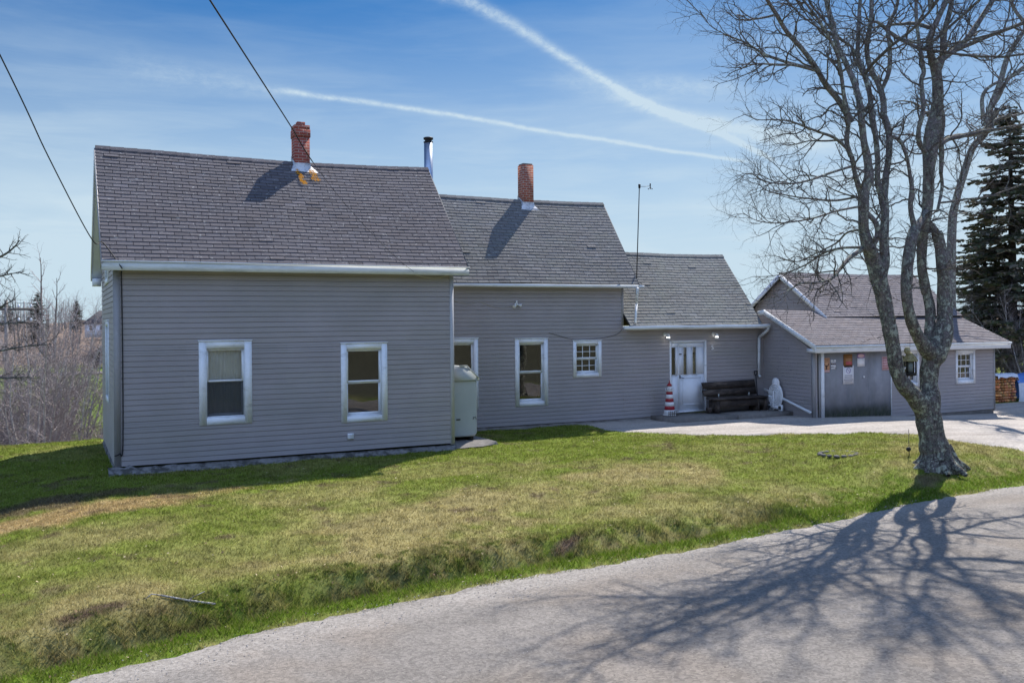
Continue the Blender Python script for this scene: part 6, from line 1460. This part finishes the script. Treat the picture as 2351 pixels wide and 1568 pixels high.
# tree whose branches enter from the left edge
T = Tree(91); root_p = at(-150, 900, 20.0); gz_ = hz(root_p.x, root_p.y)
c, cr = smooth_path([Vector((root_p.x, root_p.y, gz_-.3)), Vector((root_p.x, root_p.y, gz_+2.5)), Vector((root_p.x-.2, root_p.y, gz_+6.5))], [.16, .13, .05], 5); T.segs[0].append((c, cr))
for (pts) in ([(-150, 640), (-60, 610), (0, 590), (30, 570), (45, 552)], [(-150, 680), (-50, 650), (10, 632), (55, 624)], [(-150, 760), (-40, 730), (10, 700), (30, 690)], [(-150, 830), (-60, 820), (0, 806), (60, 795), (118, 790)], [(-150, 900), (-40, 870), (20, 868), (70, 865)], [(-150, 780), (-60, 770), (0, 745), (60, 740)]):
    q = [at(x, y, 20-.3*i) for i, (x, y) in enumerate(pts)]; a_, b__ = smooth_path(q, list(np.linspace(.045, .008, len(q))), 4); T.segs[1].append((a_, b__)); T.kids(a_, b__, 1, [None, (.13, (.25, .6), 4, .011, .35, .03, (30, 70)), (.09, (.08, .25), 3, .006, .35, .02, (30, 70))], .25)
r_ = thing('bare_tree', (root_p.x, root_p.y, gz_), 'gnarled bare tree reaching in from the left edge', 'tree'); T.mesh([0], 8, 'trunk', M['bark'], r_); T.mesh([1, 2, 3], 4, 'crown', M['twigbark'], r_, False)

# distant trees and the ridge line
cfgD = [(.8, (1.5, 3.6), 5, .05, .28, .05, (25, 60)), (.42, (.7, 1.6), 3, .022, .3, .03, (25, 60))]
Tf = Tree(61); c, cr = Tf.walk(Vector((0, 0, -.3)), Vector((0, 0, 1)), 10, 10, .16, .03, .05, .05); Tf.segs[0].append((c, cr)); Tf.kids(c, cr, 0, cfgD, .25)
p = gx(100, 95); far0 = place_tree(Tf, (p.x, p.y, hz(p.x, p.y)), 'bare tree on the far field edge left of the white house', 'tree', (M['twigbark'], M['brushtwig']), 'bare trees on the far rise', 'bare_tree')
R = random.Random(15)
for i in range(80):
    px = R.uniform(-40, 285); d = R.uniform(80, 150) if i < 12 else R.uniform(235, 330); p = gx(px, d)
    if px > 185: px = R.uniform(-40, 185); p = gx(px, d)
    copy_tree(far0, (p.x, p.y, hz(p.x, p.y)-.3), R.uniform(0, 6), R.uniform(.5, .75) if d < 200 else R.uniform(.65, 1.1), 'bare tree among others on the far rise behind the gully', 'bare trees on the far rise')
far0['label'] = 'bare tree among others on the far rise behind the gully'
for i, (px, d, sc) in enumerate(((88, 120, .62), (178, 250, .75), (20, 190, .6))):
    p = gx(px, d); copy_tree(s1, (p.x, p.y, hz(p.x, p.y)-.3), i, sc, ['dark spruce among bare trees beside the far utility pole', 'dark spruce left of the distant white house', 'small spruce by the left edge beyond the gully'][i], 'spruces on the far rise')
# trees and slope behind the viewer (mirrored in the windows)
for i in range(26):
    x = -34+i*3.3+R.uniform(-1, 1); y = -16-R.uniform(0, 16)
    copy_tree(s1 if i % 3 else far0, (x, y, hz(x, y)-.3), R.uniform(0, 6), R.uniform(.8, 1.2), 'evergreen or bare tree across the road behind the viewer', 'trees across the road')
# far white house
hp = gx(216, 150); hg = hz(hp.x, hp.y); hb = (onZ(216, 769, 0)); scl = 150/FPX
fh = thing('white_house', (hp.x, hp.y, hg), 'small white house with dark roof on the far rise', 'house'); zt_ = CAMZ-(742-742)/FPX*150; 
frh = lambda u, o, z: (hp.x+CT*u+ST*(-o), hp.y-ST*u+CT*(-o), z)
zb_ = CAMZ-(767-742.5)/FPX*150; zt_ = CAMZ-(742-742.5)/FPX*150
mb = MB(); mb.box((-1.4, -6, zb_-.5), (4.5, 0, zt_), frh); mb.build('wall', M['shed'], fh)
mb = MB(); u0, u1 = -1.6, 4.7; zr_ = zt_+1.9
for s, (ya, yb) in enumerate(((.3, -3.0), (-6.3, -3.0))):
    mb.hexa([frh(u0, ya, zt_-.1), frh(u1, ya, zt_-.1), frh(u1, yb, zr_), frh(u0+1.2, yb, zr_), frh(u0, ya, zt_+.05), frh(u1, ya, zt_+.05), frh(u1, yb, zr_+.15), frh(u0+1.2, yb, zr_+.15)])
mb.build('roof', M['farroof'], fh)
for u in (-.4, 1.35):
    mb = MB(); mb.box((u-.22, 0, zb_+.65), (u+.22, .05, zb_+1.35), frh); mb.build('window', M['carglass'], fh)
mb = MB(); mb.box((1.2, -2.6, zr_-.2), (1.8, -3.2, zr_+1.0), frh); mb.build('chimney', M['brick'], fh)
# far dark car on the lane
cp = gx(222, 63); cg = hz(cp.x, cp.y)+.06; car = thing('parked_car', (cp.x, cp.y, cg), 'dark car parked on the far lane beyond the gully', 'car')
frc = lambda u, o, z: (cp.x+CT*u-ST*o*-1*-1, cp.y-ST*u-CT*o, cg+z)
mb = MB(); prf = [(-.9, .25), (3.2, .25), (3.25, .75), (2.4, .85), (1.9, 1.32), (.3, 1.36), (-.35, .92), (-.95, .75)]
i0 = [mb.vert(frc(u, 0, z)) for u, z in prf]; i1 = [mb.vert(frc(u, -1.6, z)) for u, z in prf]; mb.f.append(i0); mb.f.append(i1[::-1])
for k in range(8): mb.f.append([i0[k], i0[(k+1) % 8], i1[(k+1) % 8], i1[k]])
mb.build('body', M['paint_dark'], car)
mb = MB(); mb.face([frc(u, .01, z) for u, z in ((-.1, .93), (.38, 1.28), (1.8, 1.25), (2.2, .9))]); mb.build('side_window', M['carglass'], car)
for u in (-.1, 2.4):
    mb = MB(); mb.lathe(frc(u, .02, .3), [(.3, 0), (.3, -.2)], 14, (ST*-1, -CT, 0)); mb.build('wheel', M['tyre'], car)
# utility poles at the left
def upole(px, py_top, d, h_arm, label, r=.13, arms=1):
    p = gx(px, d); g_ = hz(p.x, p.y); zt = at(px, py_top, d).z; u_ = thing('utility_pole', (p.x, p.y, g_), label, 'utility pole', 'utility poles at the left')
    mb = MB(); mb.tube([(p.x, p.y, g_-.3), (p.x, p.y, zt)], [r, r*.7], 10); mb.build('pole', M['polewood'], u_)
    for k in range(arms):
        mb = MB(); c = Vector((p.x, p.y, zt-.35-k*.55)); mb.box((c.x-h_arm, c.y-.05, c.z-.05), (c.x+h_arm, c.y+.05, c.z+.05)); mb.build('crossarm', M['wood'], u_)
        for q in (-.9, -.45, .45, .9): mb = MB(); mb.lathe(c+Vector((q*h_arm, 0, .05)), [(.03, 0), (.05, .06), (.03, .14)], 8); mb.build('insulator', M['plastic'], u_)
    return u_
M['polewood'] = mat('pole_wood', (.30, .27, .25), .9, .2, 4)
upole(16, 690, 38, 1.0, 'grey utility pole with crossarms at the left edge', .10, 2); upole(57, 692, 170, 1.2, 'thin distant utility pole above the thicket', .16, 1)

# ------------------------------------------------------------------ lawn bits
c_ = onZ(1925, 1041, -.02); mb = MB(); R = random.Random(3); fr_ = []
for i in range(16): a = i*math.pi/8; mb.lathe((c_.x+math.cos(a)*.42, c_.y+math.sin(a)*.34, hz(c_.x, c_.y)+.0), [(.02, -.02), (.07*R.uniform(.7, 1.2), .01), (.05, .035), (.01, .045)], 7)
tag(mb.build('stone_ring', M['concrete']), 'small ring of flat stones set in the lawn near the tree', 'stones')
pts = [onZ(370, 1392, -.35), onZ(430, 1385, -.33), onZ(495, 1381, -.33)]; 
for q in pts: q.z = hz(q.x, q.y)+.02
mb = MB(); mb.tube(smooth_path(pts, [1, 1, 1], 4)[0], .012, 7); mb.tube([pts[0], pts[0]+Vector((-.1, .03, .02)), pts[0]+Vector((-.18, -.02, -.02))], .008, 6); mb.tube([pts[1], pts[1]+Vector((.12, .06, .03)), pts[1]+Vector((.2, .05, .06))], .006, 5); tag(mb.build('fallen_branch', M['palebark']), 'pale fallen branch lying on the ditch bank', 'branch')
# slate slabs beside the middle wall
bpy.context.view_layer.update()
